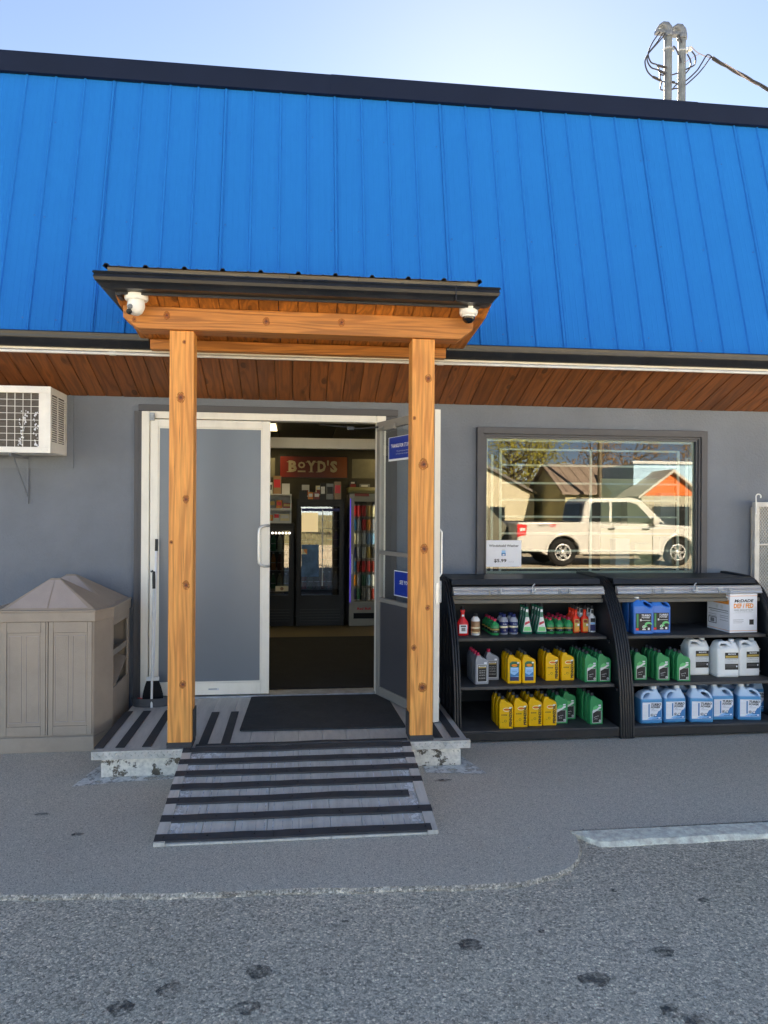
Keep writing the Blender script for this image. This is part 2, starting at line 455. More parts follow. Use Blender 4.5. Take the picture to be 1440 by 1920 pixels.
M['darkpanel'] = simple('dark_door_panel', '#3d3e42', 0.35, var=.06, scale=3, dirt=.1)
M['greymetal'] = simple('grey_door_metal', '#77746e', 0.45, var=.05, scale=5)
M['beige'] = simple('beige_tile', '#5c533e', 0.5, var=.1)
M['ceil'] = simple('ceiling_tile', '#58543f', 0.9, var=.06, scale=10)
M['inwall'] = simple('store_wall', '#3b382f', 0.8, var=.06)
M['glass'] = glass('window_glass', 0.10, (.7, .75, .72))
M['doorglass'] = glass('door_glass', 0.12, (.9, .93, .93))
M['coolglass'] = glass('cooler_glass', 0.16, (.55, .6, .65))
M['lamp'] = emit('lit_ceiling_panel', '#fff2cc', .55)
M['dotlamp'] = emit('lit_bulbs', '#ffffff', .5)
M['violet'] = emit('violet_strip_light', '#5540ff', 0.10)
M['ink'] = simple('black_ink', '#191a1c', 0.5, var=.02)
M['paper'] = simple('white_paper', '#dfe1e6', 0.6, var=.02)
def plain(k, name, col, rough=.35, **kw): M[k] = simple(name, col, rough, var=.03, **kw)
plain('yellow', 'yellow_plastic', '#f2b602'); plain('green', 'green_plastic', '#0a7a48'); plain('teal', 'teal_plastic', '#075a48')
plain('greyb', 'silver_grey_plastic', '#7b8088'); plain('redp', 'red_plastic', '#c01c22'); plain('redcap', 'crimson_cap', '#a51a38')
plain('orangep', 'orange_red_plastic', '#e8391c'); plain('bluep', 'blue_plastic', '#0a60ae'); plain('navyp', 'navy_plastic', '#1a2350')
plain('tin', 'tin_can', '#8a8e98'); plain('cream', 'cream_print', '#d8cfae'); plain('lblue', 'sky_print', '#7fb4dc'); plain('mblue', 'ocean_print', '#1f6a9e')
plain('orange', 'orange_print', '#e08a35'); plain('gold', 'gold_print', '#a58c45'); plain('red', 'red_print', '#c8202c'); plain('lgreen', 'leaf_print', '#4aa86a')
plain('grey', 'grey_print', '#6a6d70'); plain('lgrey', 'pale_grey_print', '#b9bcbd'); plain('sticker', 'blue_sticker', '#0d2f86'); plain('darkred', 'dark_red_sign', '#7a150a')
plain('brown', 'carton_brown', '#8d6b4a'); plain('jug', 'white_jug_plastic', '#dcdedd'); plain('purple', 'purple_print', '#4b3a80')
def jugmat():
    m, n, l, p = nt('washer_fluid_jug_plastic')
    tc = N(n, 'TexCoord'); sp = N(n, 'SeparateXYZ'); l.new(tc.outputs['Object'], sp.inputs[0])
    r = ramp(n, [(0.0, lin('#2c7aa8')), (0.205, lin('#3a82ab')), (0.212, lin('#9db4c8')), (0.3, lin('#b9cbd8'))]); l.new(sp.outputs[2], r.inputs[0])
    l.new(r.outputs[0], p.inputs['Base Color']); p.inputs['Roughness'].default_value = .28
    return m
M['washer'] = jugmat()

# ================================================================== SETTING
g = MB()
g.quad((-300, -700, -.06), (500, -700, -.06), (500, 300, -.06), (-300, 300, -.06))
M['earth'] = simple('dry_grass_ground', '#6f6a4c', .95, var=.3, scale=.3)
tag(g.build('ground', M['earth']), kind='structure')
g = MB()
g.quad((-30, -13.5, -.018), (45, -13.5, -.018), (45, 4.2, -.018), (-30, 4.2, -.018))
lot = tag(g.build('parking_lot', M['asphalt']), kind='structure')

# upper pavement slab with a rounded worn lip towards the lot
edge = [(-9, 3.30), (-4, 3.27), (-2.2, 3.25), (-1.22, 3.225), (-.6, 3.17), (.1, 3.135), (.6, 3.11), (.9, 3.10), (1.03, 3.115), (1.15, 3.15), (1.24, 3.21), (1.31, 3.29), (1.352, 3.37), (1.37, 3.43)]
fine = []
for i in range(len(edge) - 1):
    for k in range(24):
        t = k / 24
        x = edge[i][0] * (1 - t) + edge[i + 1][0] * t; y = edge[i][1] * (1 - t) + edge[i + 1][1] * t
        fine.append((x, y + (noise.noise(Vector((x * 5, y * 5, 0))) * .014 + noise.noise(Vector((x * 22, 3, 0))) * .008 + noise.noise(Vector((x * 60, 3, 0))) * .004)))
fine.append(edge[-1])
p = MB()
top = fine + [(1.39, 3.57), (9, 3.60), (9, 6.0), (-9, 6.0)]
p.add([(x, y, 0) for x, y in top], [tuple(range(len(top)))])
lo = [(x, y - .012 - .012 * noise.noise(Vector((x * 9, 1, 0))), -.010) for x, y in fine]; lo2 = [(x, y - .02, -.04) for x, y in fine]
n_ = len(fine)
p.add([(x, y, 0) for x, y in fine] + lo, [(i, n_ + i, n_ + i + 1, i + 1) for i in range(n_ - 1)], 1)
p.add(lo + lo2, [(i, n_ + i, n_ + i + 1, i + 1) for i in range(n_ - 1)], 1)
M['lip'] = asphalt('worn_pavement_lip', '#a89e90', '#c4baac', '#e0d6c6', 95, .35, 9)
pav = tag(p.build('pavement', [M['pave'], M['lip']]), kind='structure')

# white painted kerb on the right
prof = [(3.405, -.06), (3.415, -.012), (3.430, .003), (3.455, .007), (3.545, .009), (3.575, -.01), (3.585, -.06)]
k = MB()
xs = [1.375 + .05 * i for i in range(160)]
vv = []
for x in xs:
    for j, (y, z) in enumerate(prof):
        q = noise.noise(Vector((x * 7, j * 1.7, 0))) * .009 if j < 4 else 0
        s_ = max(0, 1 - (x - 1.375) / .09)
        vv.append((x + (.03 * s_ if j < 2 else 0), y + q + s_ * .10 * (1 if j < 4 else 0), z + (q * .6 if 0 < j < 3 else 0)))
np_ = len(prof)
k.add(vv, [(i * np_ + j, i * np_ + j + 1, (i + 1) * np_ + j + 1, (i + 1) * np_ + j) for i in range(len(xs) - 1) for j in range(np_ - 1)], 0, False)
k.add(vv[:np_], [tuple(range(np_))[::-1]])
M['kerb'] = simple('chipped_white_kerb', '#cfc6b6', .85, var=.15, scale=22, bump=.9, bscale=60, dirt=.6, dirtc=(.3,.28,.25,1))
tag(k.build('kerb', M['kerb']), kind='structure')

# dark stains
M['stain'] = flaky('dark_stain', '#4a4947', .53, 26, .12)
M['stain2'] = flaky('faint_stain', '#55544f', .53, 18, .14)
for (x, y, a, b, up, mt) in [(-1.064, 3.778, .035, .028, 1, 'stain'), (-.786, 3.042, .035, .02, 0, 'stain2'), (-.123, 2.621, .05, .045, 0, 'stain'), (-.413, 2.55, .055, .045, 0, 'stain'),
                         (-.56, 2.473, .055, .045, 0, 'stain'), (-.148, 2.435, .05, .04, 0, 'stain'), (.652, 2.695, .06, .05, 0, 'stain'), (1.034, 2.442, .07, .05, 0, 'stain2'),
                         (1.358, 2.577, .05, .04, 0, 'stain2'), (1.22, 2.262, .045, .045, 0, 'stain'), (1.275, 2.215, .05, .035, 0, 'stain'), (1.36, 3.015, .02, .016, 0, 'stain'),
                         (.825, 3.286, .012, .01, 1, 'stain'), (.881, 4.316, .06, .025, 1, 'stain'), (-1.5, 3.6, .025, .012, 1, 'stain2'), (-1.32, 4.05, .05, .02, 1, 'stain2'), (.95, 2.75, .018, .014, 0, 'stain'),
                         (-.9, 2.9, .02, .014, 0, 'stain'), (.2, 2.9, .016, .012, 0, 'stain2'), (1.7, 2.9, .03, .02, 0, 'stain2'), (-1.3, 2.6, .025, .02, 0, 'stain')]:
    s_ = MB(); pts = []
    for i in range(18):
        q = 2 * math.pi * i / 18
        rr_ = 1 + .35 * noise.noise(Vector((math.cos(q) * 1.5 + x * 9, math.sin(q) * 1.5, y)))
        pts.append((x + math.cos(q) * a * .8 * rr_, y + math.sin(q) * b * .8 * rr_, .003 if up else -.0155))
    s_.add(pts, [tuple(range(18))])
    s_.build('stain', M[mt], pav if up else lot)

# ================================================================== THE STORE
store = thing('store_building', 'grey stucco convenience store with a tall blue metal mansard roof and cedar soffit', 'store', (0, 5.85, 0))
SL = Vector((0, 5.85, 0))
def S(mb, name, mats, parent=None, bevel=0.0):
    """part of the store, modelled in world coordinates"""
    o = mb.build(name, mats, parent or store, bevel)
    if parent is None or parent is store: o.location = (0, -5.85, 0)
    return o
YW = 5.85
X0, X1 = -7.0, 9.0
w = MB()
T = .2
w.box(X0, -1.16, YW, YW + T, 0, 2.62)                       # left of the doors
w.box(-1.16, .72, YW, YW + T, 2.36, 2.62)                   # over the doors
w.box(.72, 1.50, YW, YW + T, 0, 2.62)
w.box(1.50, 3.37, YW, YW + T, 2.24, 2.62)
w.box(1.50, 3.37, YW, YW + T, 0, 1.09)
w.box(3.37, X1, YW, YW + T, 0, 2.62)
w.box(X0, X0 + .2, YW + T, 12.0, 0, 2.9); w.box(X1 - .2, X1, YW + T, 12.0, 0, 2.9); w.box(X0, X1, 12.0, 12.2, 0, 5.0)
S(w, 'wall', M['stucco'])
w = MB(); w.box(X0, X1, YW + .02, 12.1, 2.95, 3.0); w.box(X0, X1, 5.88, 12.1, 4.84, 4.9)
w.box(X0, X0 + .1, 5.3, 12, 2.6, 4.88); w.box(X1 - .1, X1, 5.3, 12, 2.6, 4.88)
S(w, 'roof_deck', M['darkpanel'])

# mansard sheets with ribs: one object per sheet
PB, PT = Vector((0, 5.24, 2.805)), Vector((0, 5.825, 4.895))
nrm = Vector((0, -(PT.z - PB.z), (PT.y - PB.y))).normalized()
def sheet_mesh(seed):
    rnd = random.Random(seed)
    pts = [(-.0, .004)]
    for r_ in range(4):
        c = .21 * r_ + .012
        pts += [(c - .012, .0), (c - .005, .011), (c + .005, .011), (c + .012, 0)]
        for m_ in range(1, 5):
            cc = c + .21 * m_ / 5
            pts += [(cc - .007, 0), (cc - .002, .0012), (cc + .002, .0012), (cc + .007, 0)]
    pts += [(.84 + .026, .0005), (.84 + .03, .004)]
    rows = 8
    mb = MB(); v = []
    for i in range(rows + 1):
        t = i / rows
        for (x, h) in pts:
            wob = .0009 * noise.noise(Vector((x * 4 + seed, t * 3, seed)))
            q = PB.lerp(PT, t) + nrm * (h + wob)
            v.append((x, q.y - PB.y, q.z - PB.z))
    n = len(pts)
    mb.add(v, [(i * n + j, i * n + j + 1, (i + 1) * n + j + 1, (i + 1) * n + j) for i in range(rows) for j in range(n - 1)])
    # fixing screws in rows
    for t in (.05, .42, .80):
        for r_ in range(4):
            if rnd.random() < .42: continue
            x = .21 * r_ + (.045 if rnd.random() < .5 else .185) + rnd.uniform(-.006, .006)
            q = PB.lerp(PT, t + rnd.uniform(-.006, .006)) + nrm * .001
            ring = [(x + .0058 * math.cos(a * 1.047), q.y - PB.y - .004, q.z - PB.z + .0058 * math.sin(a * 1.047)) for a in range(6)]
            base = [(a, b + .005, c) for a, b, c in ring]
            mb.add(ring + base, [(0, 1, 2, 3, 4, 5)] + [(k_, 6 + k_, 6 + (k_ + 1) % 6, (k_ + 1) % 6) for k_ in range(6)], 1)
    return mb.mesh('roof_sheet', [M['blue_metal'], M['scr']])
M['scr'] = simple('painted_screw', '#0d4f96', .4)
sheets = [sheet_mesh(i) for i in range(4)]
for i in range(-8, 11):
    x = .28 + .84 * i - .012
    if x < X0 - .3 or x > X1 - .3: continue
    o = link('roof_sheet', sheets[i % 4], store, (x, PB.y - 5.85 - (.0012 if i % 2 else 0), PB.z))
w = MB(); w.box(X0, X1, 5.26, 5.28, 2.78, 2.86)
w.add([(X0, 5.262, 2.80), (X1, 5.262, 2.80), (X1, 5.85, 4.89), (X0, 5.85, 4.89)], [(0, 1, 2, 3)])
S(w, 'roof_backing', M['darkpanel'])
# flashing segments along the roof top
for i, xa in enumerate((-8.9, -5.85, -2.8, .25, 3.30, 6.35)):
    w = MB(); pr = .003 * (i % 2)
    w.prism_x([(5.775 - pr, 4.872), (5.775 - pr, 5.015 + pr), (5.785, 5.03 + pr), (6.1, 5.04 + pr), (6.1, 5.0), (5.83, 4.99), (5.83, 4.872)], xa, xa + 3.05)
    S(w, 'roof_flashing', M['navy'])
# gutters under the mansard: K profile
gp = [(5.245, 2.80), (5.150, 2.80), (5.146, 2.792), (5.155, 2.782), (5.150, 2.765), (5.158, 2.745), (5.178, 2.728), (5.19, 2.705), (5.245, 2.705)]
for a, b in ((X0, -1.005), (1.055, X1)):
    w = MB(); w.prism_x(gp, a, b, 0, True); S(w, 'gutter', M['black_metal'])
w = MB(); w.box(X0, X1, 5.247, 5.262, 2.70, 2.80); S(w, 'fascia', M['darkpanel'])
w = MB(); w.box(X0, X1, 5.225, 5.244, 2.690, 2.704); S(w, 'soffit_edging', M['white_frame'])
# conduit along the eave, with couplings
cn = thing('eave_conduit', 'pale metal conduit clipped along the eave under the black gutter', 'conduit', (0, 5.2, 2.67))
c = MB(); c.tube([(X0, 0, 0), (-.4, 0, -.001), (1.5, 0, .0), (X1, 0, 0)], .0105, 10); c.build('pipe', M['conduit'], cn)
for x in (-1.25, 1.02, -3.9, 3.9):
    c = MB(); c.tube([(x - .022, 0, 0), (x + .022, 0, 0)], .0145, 10); c.build('coupling', M['conduit'], cn)

# soffit boards, sloping down to the wall
slope = (2.47 - 2.684) / (5.85 - 5.262)
bw = .129
bm_ = MB()
L_ = .61
ang = math.atan(slope)
prof = [(0.0015, 0), (.006, -.005), (bw - .006, -.005), (bw - .0015, 0), (bw - .0015, .014), (.0015, .014)]
v = [(x, 0, z) for x, z in prof] + [(x, L_, z) for x, z in prof]
bm_.add(v, [tuple(range(6)), tuple(range(6, 12))[::-1]] + [(i, 6 + i, 6 + (i + 1) % 6, (i + 1) % 6) for i in range(6)])
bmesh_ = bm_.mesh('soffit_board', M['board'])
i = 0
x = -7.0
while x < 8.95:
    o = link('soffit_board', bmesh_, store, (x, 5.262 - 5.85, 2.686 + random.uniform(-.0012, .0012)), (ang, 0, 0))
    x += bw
w = MB(); w.add([(X0, 5.262, 2.704), (X1, 5.262, 2.704), (X1, 5.87, 2.49), (X0, 5.87, 2.49)], [(0, 1, 2, 3)])
S(w, 'soffit_backing', M['darkhole'])

# ---------------- door surround
def frame_rect(mb, x0, x1, z0, z1, wd, y0, y1, mi=0, bottom=True):
    mb.box(x0, x0 + wd, y0, y1, z0, z1, mi); mb.box(x1 - wd, x1, y0, y1, z0, z1, mi)
    mb.box(x0 + wd, x1 - wd, y0, y1, z1 - wd, z1, mi)
    if bottom: mb.box(x0 + wd, x1 - wd, y0, y1, z0, z0 + wd, mi)
ZP = .165
w = MB()
w.box(-1.236, -1.178, 5.815, 5.853, ZP, 2.362); w.box(-1.205, .80, 5.812, 5.853, 2.364, 2.414); w.box(.70, .795, 5.815, 5.853, ZP, 2.362)
w.box(-1.196, -1.178, 5.80, 5.815, ZP, 2.362)
S(w, 'door_trim', M['trim'], bevel=.003)
w = MB()
w.box(-1.176, -1.118, 5.79, 5.90, ZP, 2.36); w.box(-1.116, .625, 5.79, 5.90, 2.306, 2.36); w.box(.627, .70, 5.79, 5.90, ZP, 2.36)
fr = S(w, 'door_frame', M['white_frame'], bevel=.003)
w = MB(); w.box(-1.116, .625, 5.76, 5.93, ZP - .02, ZP + .012); S(w, 'threshold', M['galv'], bevel=.004)
# left leaf, shut
dl = MB()
x0, x1, z0, z1 = -1.108, -.205, .186, 2.298
dl.box(x0, x0 + .058, 5.775, 5.82, z0, z1); dl.box(x1 - .062, x1, 5.775, 5.82, z0, z1)
dl.box(x0 + .0585, x1 - .0625, 5.775, 5.82, z1 - .058, z1); dl.box(x0 + .0585, x1 - .0625, 5.775, 5.82, z0, z0 + .092)
door = dl.build('door', M['white_frame'], store, .003); door.location = (0, -5.85, 0)
w = MB(); w.box(x0 + .058, x1 - .062, 5.79, 5.805, z0 + .092, z1 - .058); w.build('panel', M['greypanel'], door)
w = MB(); frame_rect(w, x0 + .059, x1 - .063, z0 + .093, z1 - .059, .009, 5.781, 5.79); w.build('bead', M['white_frame'], door)
def pull(mb, x, y, za, zb, out, side=0):
    pts = [(x, y, za)]
    for k_ in range(5):
        q = math.pi / 2 * k_ / 4
        pts.append((x + side * (.028 * math.sin(q)), y - out + .028 - .028 * math.sin(q) if not side else y - out * math.sin(q), za + .03 * (1 - math.cos(q)) if False else za + .028 - .028 * math.cos(q)))
    pts2 = [(a, b, zb - (c - za)) for a, b, c in pts][::-1]
    mb.tube(pts + pts2, .0115, 10)
w = MB()
hx = -.262
w.tube([(-.215, 5.774, 1.176), (-.226, 5.742, 1.176), (-.245, 5.727, 1.178), (-.268, 5.72, 1.186), (-.282, 5.717, 1.205), (-.285, 5.716, 1.24),
        (-.285, 5.716, 1.43), (-.282, 5.717, 1.462), (-.268, 5.72, 1.48), (-.245, 5.727, 1.488), (-.226, 5.742, 1.49), (-.215, 5.774, 1.49)], .0115, 12)
w.build('handle', M['silver'], door)
w = MB(); w.box(-1.112, -1.075, 5.758, 5.775, 2.285, 2.345); w.box(-1.104, -1.083, 5.752, 5.758, 2.30, 2.33)
w.build('hinge', M['galv'], door, .002)
w = MB(); w.rect(-.665, -.585, .222, .236, 5.7742, 0); w.rect(-.663, -.60, .228, .234, 5.7738, 1); w.build('maker_sticker', [M['lgrey'], M['grey']], door)

# right leaf, standing open: local x runs from hinge edge to lock edge
W_ = .86; zb, zt = .175, 2.30
w = MB()
w.box(0, .05, -.02, .02, zb, zt); w.box(W_ - .05, W_, -.02, .02, zb, zt)
w.box(.0505, W_ - .0505, -.02, .02, zt - .06, zt); w.box(.0505, W_ - .0505, -.02, .02, zb, zb + .07); w.box(.0505, W_ - .0505, -.017, .017, 1.27, 1.30)
w.box(.0505, W_ - .0505, -.019, .019, .905, .935)
leaf = w.build('open_door', M['greymetal'], store, .002)
leaf.location = (.640, 5.735 - 5.85, 0); leaf.rotation_euler = (0, 0, math.atan2(-.78, .30))
w = MB(); w.box(W_ + .0005, W_ + .006, -.022, .022, zb, zt); w.box(-.006, -.0005, -.02, .02, zb, zt); w.build('edge_strip', M['white_frame'], leaf)
w = MB(); w.box(.0505, W_ - .0505, -.008, .008, zb + .07, .905); w.build('kick_panel', M['darkpanel'], leaf)
for za, zc in ((.936, 1.269), (1.301, zt - .061)):
    w = MB(); w.box(.0507, W_ - .0507, -.004, .004, za, zc); w.build('glass_pane', M['doorglass'], leaf)
# stickers are on the camera side of the glass (local -y)
w = MB(); w.rect(.17, .63, 1.985, 2.165, -.0065, 1); w.rect(.18, .62, 2.0, 2.162, -.0075, 0); st = w.build('sticker', [M['sticker'], M['paper']], leaf)
text('THANKS FOR STOPPING', .028, M['paper'], leaf, (.385, -.0085, 2.095), width=.34, bold=.02)
text('We appreciate your business', .010, M['lgrey'], leaf, (.40, -.0085, 2.055), width=.2)
text('and hope to see you again soon', .010, M['lgrey'], leaf, (.40, -.0085, 2.035), width=.22)
w = MB(); w.rect(.27, .62, .975, 1.165, -.0065, 1); w.rect(.277, .613, .982, 1.158, -.0075, 0); st = w.build('sticker', [M['sticker'], M['paper']], leaf)
text('SEE YOU', .028, M['paper'], leaf, (.43, -.0085, 1.08), width=.14, bold=.02)
w = MB(); w.tube([(.06, -.04, 2.235), (.12, -.05, 2.24), (.17, -.045, 2.243)], .012, 8)
w.box(.12, .32, -.045, -.021, 2.222, 2.262); w.build('closer_bracket', M['greymetal'], leaf, .003)
w = MB()      # pull handle and lock on the outer side
w.tube([(.80, .02, 1.16), (.80, .06, 1.163), (.80, .075, 1.18), (.80, .075, 1.46), (.80, .06, 1.477), (.80, .02, 1.48)], .011, 10)
w.build('handle', M['silver'], leaf)
w = MB(); w.box(.76, .84, .0205, .055, .98, 1.13); w.build('lock_plate', M['galv'], leaf, .004)
w = MB(); w.box(W_ + .0062, W_ + .009, -.012, .012, .98, 1.12); w.build('latch_plate', M['silver'], leaf)
# closer arm from the head of the frame to the leaf
w = MB(); w.tube([(.44, 5.84, 2.262), (.50, 5.80, 2.258), (.62, 5.72, 2.262), (.70, 5.66, 2.265)], .008, 8); w.box(.395, .45, 5.82, 5.86, 2.25, 2.275)
w.tube([(.18, 5.93, 2.30), (.46, 5.85, 2.268)], .006, 6)
S(w, 'door_closer_arm', M['black_metal'])

# ---------------- window
wx0, wx1, wz0, wz1 = 1.53, 3.333, 1.10, 2.208
w = MB(); frame_rect(w, 1.446, 3.42, 1.02, 2.292, .052, 5.805, 5.853); frame_rect(w, 1.499, 3.367, 1.07, 2.239, .017, 5.82, 5.853)
win = S(w, 'window', M['trim'], bevel=.003)
w = MB(); frame_rect(w, 1.517, 3.349, 1.088, 2.221, .014, 5.835, 5.90); w.build('frame', M['darkpanel'], win)
w = MB(); frame_rect(w, 1.531, 3.335, 1.10, 2.207, .02, 5.875, 5.91); w.build('inner_frame', M['white_frame'], win)
w = MB(); w.box(1.5315, 3.3345, 5.866, 5.872, 1.102, 2.206); w.build('glass_pane', M['glass'], win)
w = MB(); w.box(1.49, 3.37, 5.79, 5.86, 1.06, 1.087); w.build('sill', M['trim'], win, .003)
# price notice taped inside the glass
pn = thing('price_notice', 'white paper notice for windshield washer at five ninety-nine, low in the window', 'notice', (1.686, 5.864, 1.157))
w = MB(); w.box(-.148, .148, -.0005, .0005, 0, .218); w.build('sheet', M['paper'], pn)
text('Windshield Washer', .019, M['ink'], pn, (0, -.0012, .172), width=.25, bold=.03)
text('$5.99', .026, M['ink'], pn, (-.03, -.0012, .050), width=.105, bold=.04)
text('each plus tax', .006, M['grey'], pn, (.062, -.0012, .041), width=.045)
w = MB(); w.rect(-.02, .016, .09, .115, -.0012, 0); w.rect(-.018, .014, .115, .134, -.0012, 1); w.rect(-.014, .01, .134, .146, -.0012, 2); w.rect(-.01, .006, .094, .104, -.0016, 2); w.build('jug_picture', [M['mblue'], M['lblue'], M['lgrey']], pn)
# white security grille behind the glass
gr = thing('window_grille', 'white bar grille standing just behind the store window', 'grille', (2.43, 5.925, 1.1))
for x in (1.60, 1.672, 2.448, 3.222, 3.30):
    w = MB(); w.box(x - 2.43 - .010, x - 2.43 + .010, -.006, .006, .0, 1.03 if x in (1.672, 2.448, 3.222) else .98); w.build('upright', M['white'], gr)
for z in (1.995, 1.847, 1.708, 1.569, 1.43, 1.286, 1.142, 2.125):
    w = MB(); w.box(-.76, .79, -.012, -.0065, z - 1.1 - .008, z - 1.1 + .008); w.build('bar', M['white'], gr)
# goods display behind the window
sh = thing('window_shelf', 'cream backed display shelf behind the store window', 'shelf', (2.9, 6.25, ZP))
w = MB(); w.box(-.15, .55, .16, .18, 0, 1.75); w.build('back_panel', M['cream'], sh)
for z in (.5, .95, 1.3):
    w = MB(); w.box(-.15, .55, -.12, .16, z, z + .02); w.build('shelf', M['white'], sh)
for j, (x, z, a, h, cm) in enumerate(((2.86, .95, .13, .24, 'paper'), (3.05, .95, .16, .2, 'cream'), (3.26, .95, .12, .26, 'lgrey'), (3.0, 1.3, .2, .22, 'cream'), (3.28, 1.3, .14, .3, 'paper'))):
    b_ = MB(); b_.box(-a / 2, a / 2, 0, .12, 0, h); o = b_.build('carton', M[cm], None, .003); o.location = (x, 6.2, ZP + z + .0205)
    tag(o, ['white carton, left on the lower window shelf', 'cream carton in the middle of the lower window shelf', 'pale grey carton, right on the lower window shelf', 'cream carton, left on the upper window shelf', 'tall white carton, right on the upper window shelf'][j], 'carton', 'cartons on the window shelf')

# ---------------- inside the store
def inside(mb, name, mat_): return S(mb, name, mat_)
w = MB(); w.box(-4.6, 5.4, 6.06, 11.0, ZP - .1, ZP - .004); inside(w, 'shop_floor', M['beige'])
w = MB(); w.box(-1.1, 1.6, 6.0, 8.45, ZP - .0035, ZP + .004)
inside(w, 'shop_floor_mat', simple('dark_floor_mat', '#1b1c1c', .95, var=.2, bump=.5, bscale=200))
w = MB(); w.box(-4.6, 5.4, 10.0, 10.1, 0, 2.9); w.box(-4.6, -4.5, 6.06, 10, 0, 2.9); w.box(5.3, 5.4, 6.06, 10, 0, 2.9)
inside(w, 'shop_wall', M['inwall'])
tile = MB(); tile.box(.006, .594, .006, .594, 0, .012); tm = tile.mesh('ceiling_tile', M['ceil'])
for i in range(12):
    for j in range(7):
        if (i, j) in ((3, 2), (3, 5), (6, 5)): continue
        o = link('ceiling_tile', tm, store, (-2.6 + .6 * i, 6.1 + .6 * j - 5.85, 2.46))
w = MB(); w.box(-4.6, 5.4, 6.06, 10, 2.475, 2.49); inside(w, 'ceiling_backing', M['darkhole'])
lt = MB(); lt.box(.01, .59, .01, .59, 0, .012); lm = lt.mesh('ceiling_light', M['lamp'])
for n_i, (i, j) in enumerate(((3, 2), (3, 5), (6, 5))):
    o = link('ceiling_light', lm, store, (-2.6 + .6 * i, 6.1 + .6 * j - 5.85, 2.452))
w = MB(); w.box(-1.4, 1.2, 6.88, 6.96, 2.19, 2.285); w.box(1.10, 1.18, 6.88, 6.96, ZP, 2.189); w.box(-1.4, -1.32, 6.88, 6.96, ZP, 2.189)
inside(w, 'inner_door_frame', M['white_frame'])

# sign above the coolers
sg = thing('cafe_sign', 'orange and dark red wall sign reading BOYD\'S above the coolers', 'sign', (.22, 9.55, 2.03))
w = MB(); w.box(-.443, .443, 0, .05, 0, .29); w.build('sign_case', M['ink'], sg)
def sgm():
    m, n, l, p = nt('sign_face_print')
    tc = N(n, 'TexCoord'); sp = N(n, 'SeparateXYZ'); l.new(tc.outputs['Object'], sp.inputs[0])
    r = ramp(n, [(0.0, lin('#6d1507')), (0.3, lin('#430904')), (0.62, lin('#430904')), (1.0, lin('#6d3508'))])
    mr = N(n, 'MapRange'); mr.inputs[1].default_value = -.43; mr.inputs[2].default_value = .43; l.new(sp.outputs[0], mr.inputs[0]); l.new(mr.outputs[0], r.inputs[0])
    l.new(r.outputs[0], p.inputs['Base Color']); p.inputs['Roughness'].default_value = .5
    p.inputs['Emission Strength'].default_value = .004; l.new(r.outputs[0], p.inputs['Emission Color'])
    return m
w = MB(); w.rect(-.43, .43, .012, .278, -.002); w.build('sign_face', sgm(), sg)
M['signlet'] = simple('sign_letters', '#8f866e', .6)
x = -.335
for ch, wd, sz, dz in (('B', .115, .135, .145), ('O', .10, .075, .165), ('Y', .125, .135, .145), ('D', .115, .135, .145), ("'", .025, .135, .145), ('S', .10, .135, .145)):
    text(ch, sz, M['signlet'], sg, (x + wd / 2, -.004, dz), width=wd * .92, bold=.07)
    if ch in 'BYD':
        w = MB()
        if ch in 'BD':
            w.rect(x - .012, x + .045, .205, .2125, -.0042); w.rect(x - .012, x + .045, .0775, .085, -.0042)
        else:
            w.rect(x - .01, x + .04, .205, .2125, -.0042); w.rect(x + wd - .05, x + wd, .205, .2125, -.0042); w.rect(x + .03, x + .09, .0775, .085, -.0042)
        w.build('serif', M['signlet'], sg)
    if ch == 'O':
        w = MB(); w.rect(x, x + wd, .078, .098, -.004); w.build('serif', M['signlet'], sg)
    x += wd + .012
M['menub'] = simple('dull_menu_board', '#5f5c4c', .6)
w = MB(); w.box(-.18, .18, 0, .03, 0, .25); mb_ = w.build('menu_board', M['menub'], None); mb_.location = (.90, 9.6, 2.04)
tag(mb_, 'pale menu board on the wall right of the orange sign', 'board')
w = MB(); w.box(-.05, .05, 0, .03, 0, .25); mb_ = w.build('menu_board', M['menub'], None); mb_.location = (-.33, 9.6, 2.04)
tag(mb_, 'narrow pale board on the wall left of the orange sign', 'board')

# coolers
def cooler(x0, x1, y, z1, body, gz0, gz1, label, fr_=.05, inner=None):
    t = thing('drinks_cooler', label, 'cooler', ((x0 + x1) / 2, y, ZP))
    W2 = (x1 - x0) / 2; D = .6; H = z1 - ZP
    w = MB(); w.box(-W2, -W2 + .03, 0, D, 0, H); w.box(W2 - .03, W2, 0, D, 0, H); w.box(-W2 + .03, W2 - .03, D - .03, D, 0, H)
    w.box(-W2 + .03, W2 - .03, 0, D - .03, H - .05, H); w.box(-W2 + .03, W2 - .03, 0, D - .03, 0, gz0 - ZP - .02); w.build('body', body, t)
    w = MB(); frame_rect(w, -W2 + .01, W2 - .01, gz0 - ZP - fr_, gz1 - ZP + fr_, fr_, -.04, -.002); d = w.build('door', body, t, .004)
    w = MB(); w.box(-W2 + .01 + fr_, W2 - .01 - fr_, -.022, -.016, gz0 - ZP, gz1 - ZP); w.build('glass_pane', M['coolglass'], d)
    w = MB(); w.box(-W2 + .02, -W2 + .035, -.07, -.0405, gz0 - ZP + .35, gz0 - ZP + .6); w.build('handle', M['silver'] if body is not M['ink'] else M['ink'], d)
    w = MB()
    for k_ in range(5): w.box(-W2 + .05, W2 - .05, -.012, -.001, .05 + k_ * .035, .065 + k_ * .035)
    w.build('vent_grille', M['black'] if body is M['ink'] else body, t)
    return t, W2
c1, W2 = cooler(0.0, .60, 9.3, 1.755, M['ink'], .55, 1.66, 'large black glass-door drinks cooler under the orange sign')
c2, _ = cooler(-.62, -.03, 9.3, 1.45, M['ink'], .55, 1.36, 'black drinks cooler with a small white rack on top')
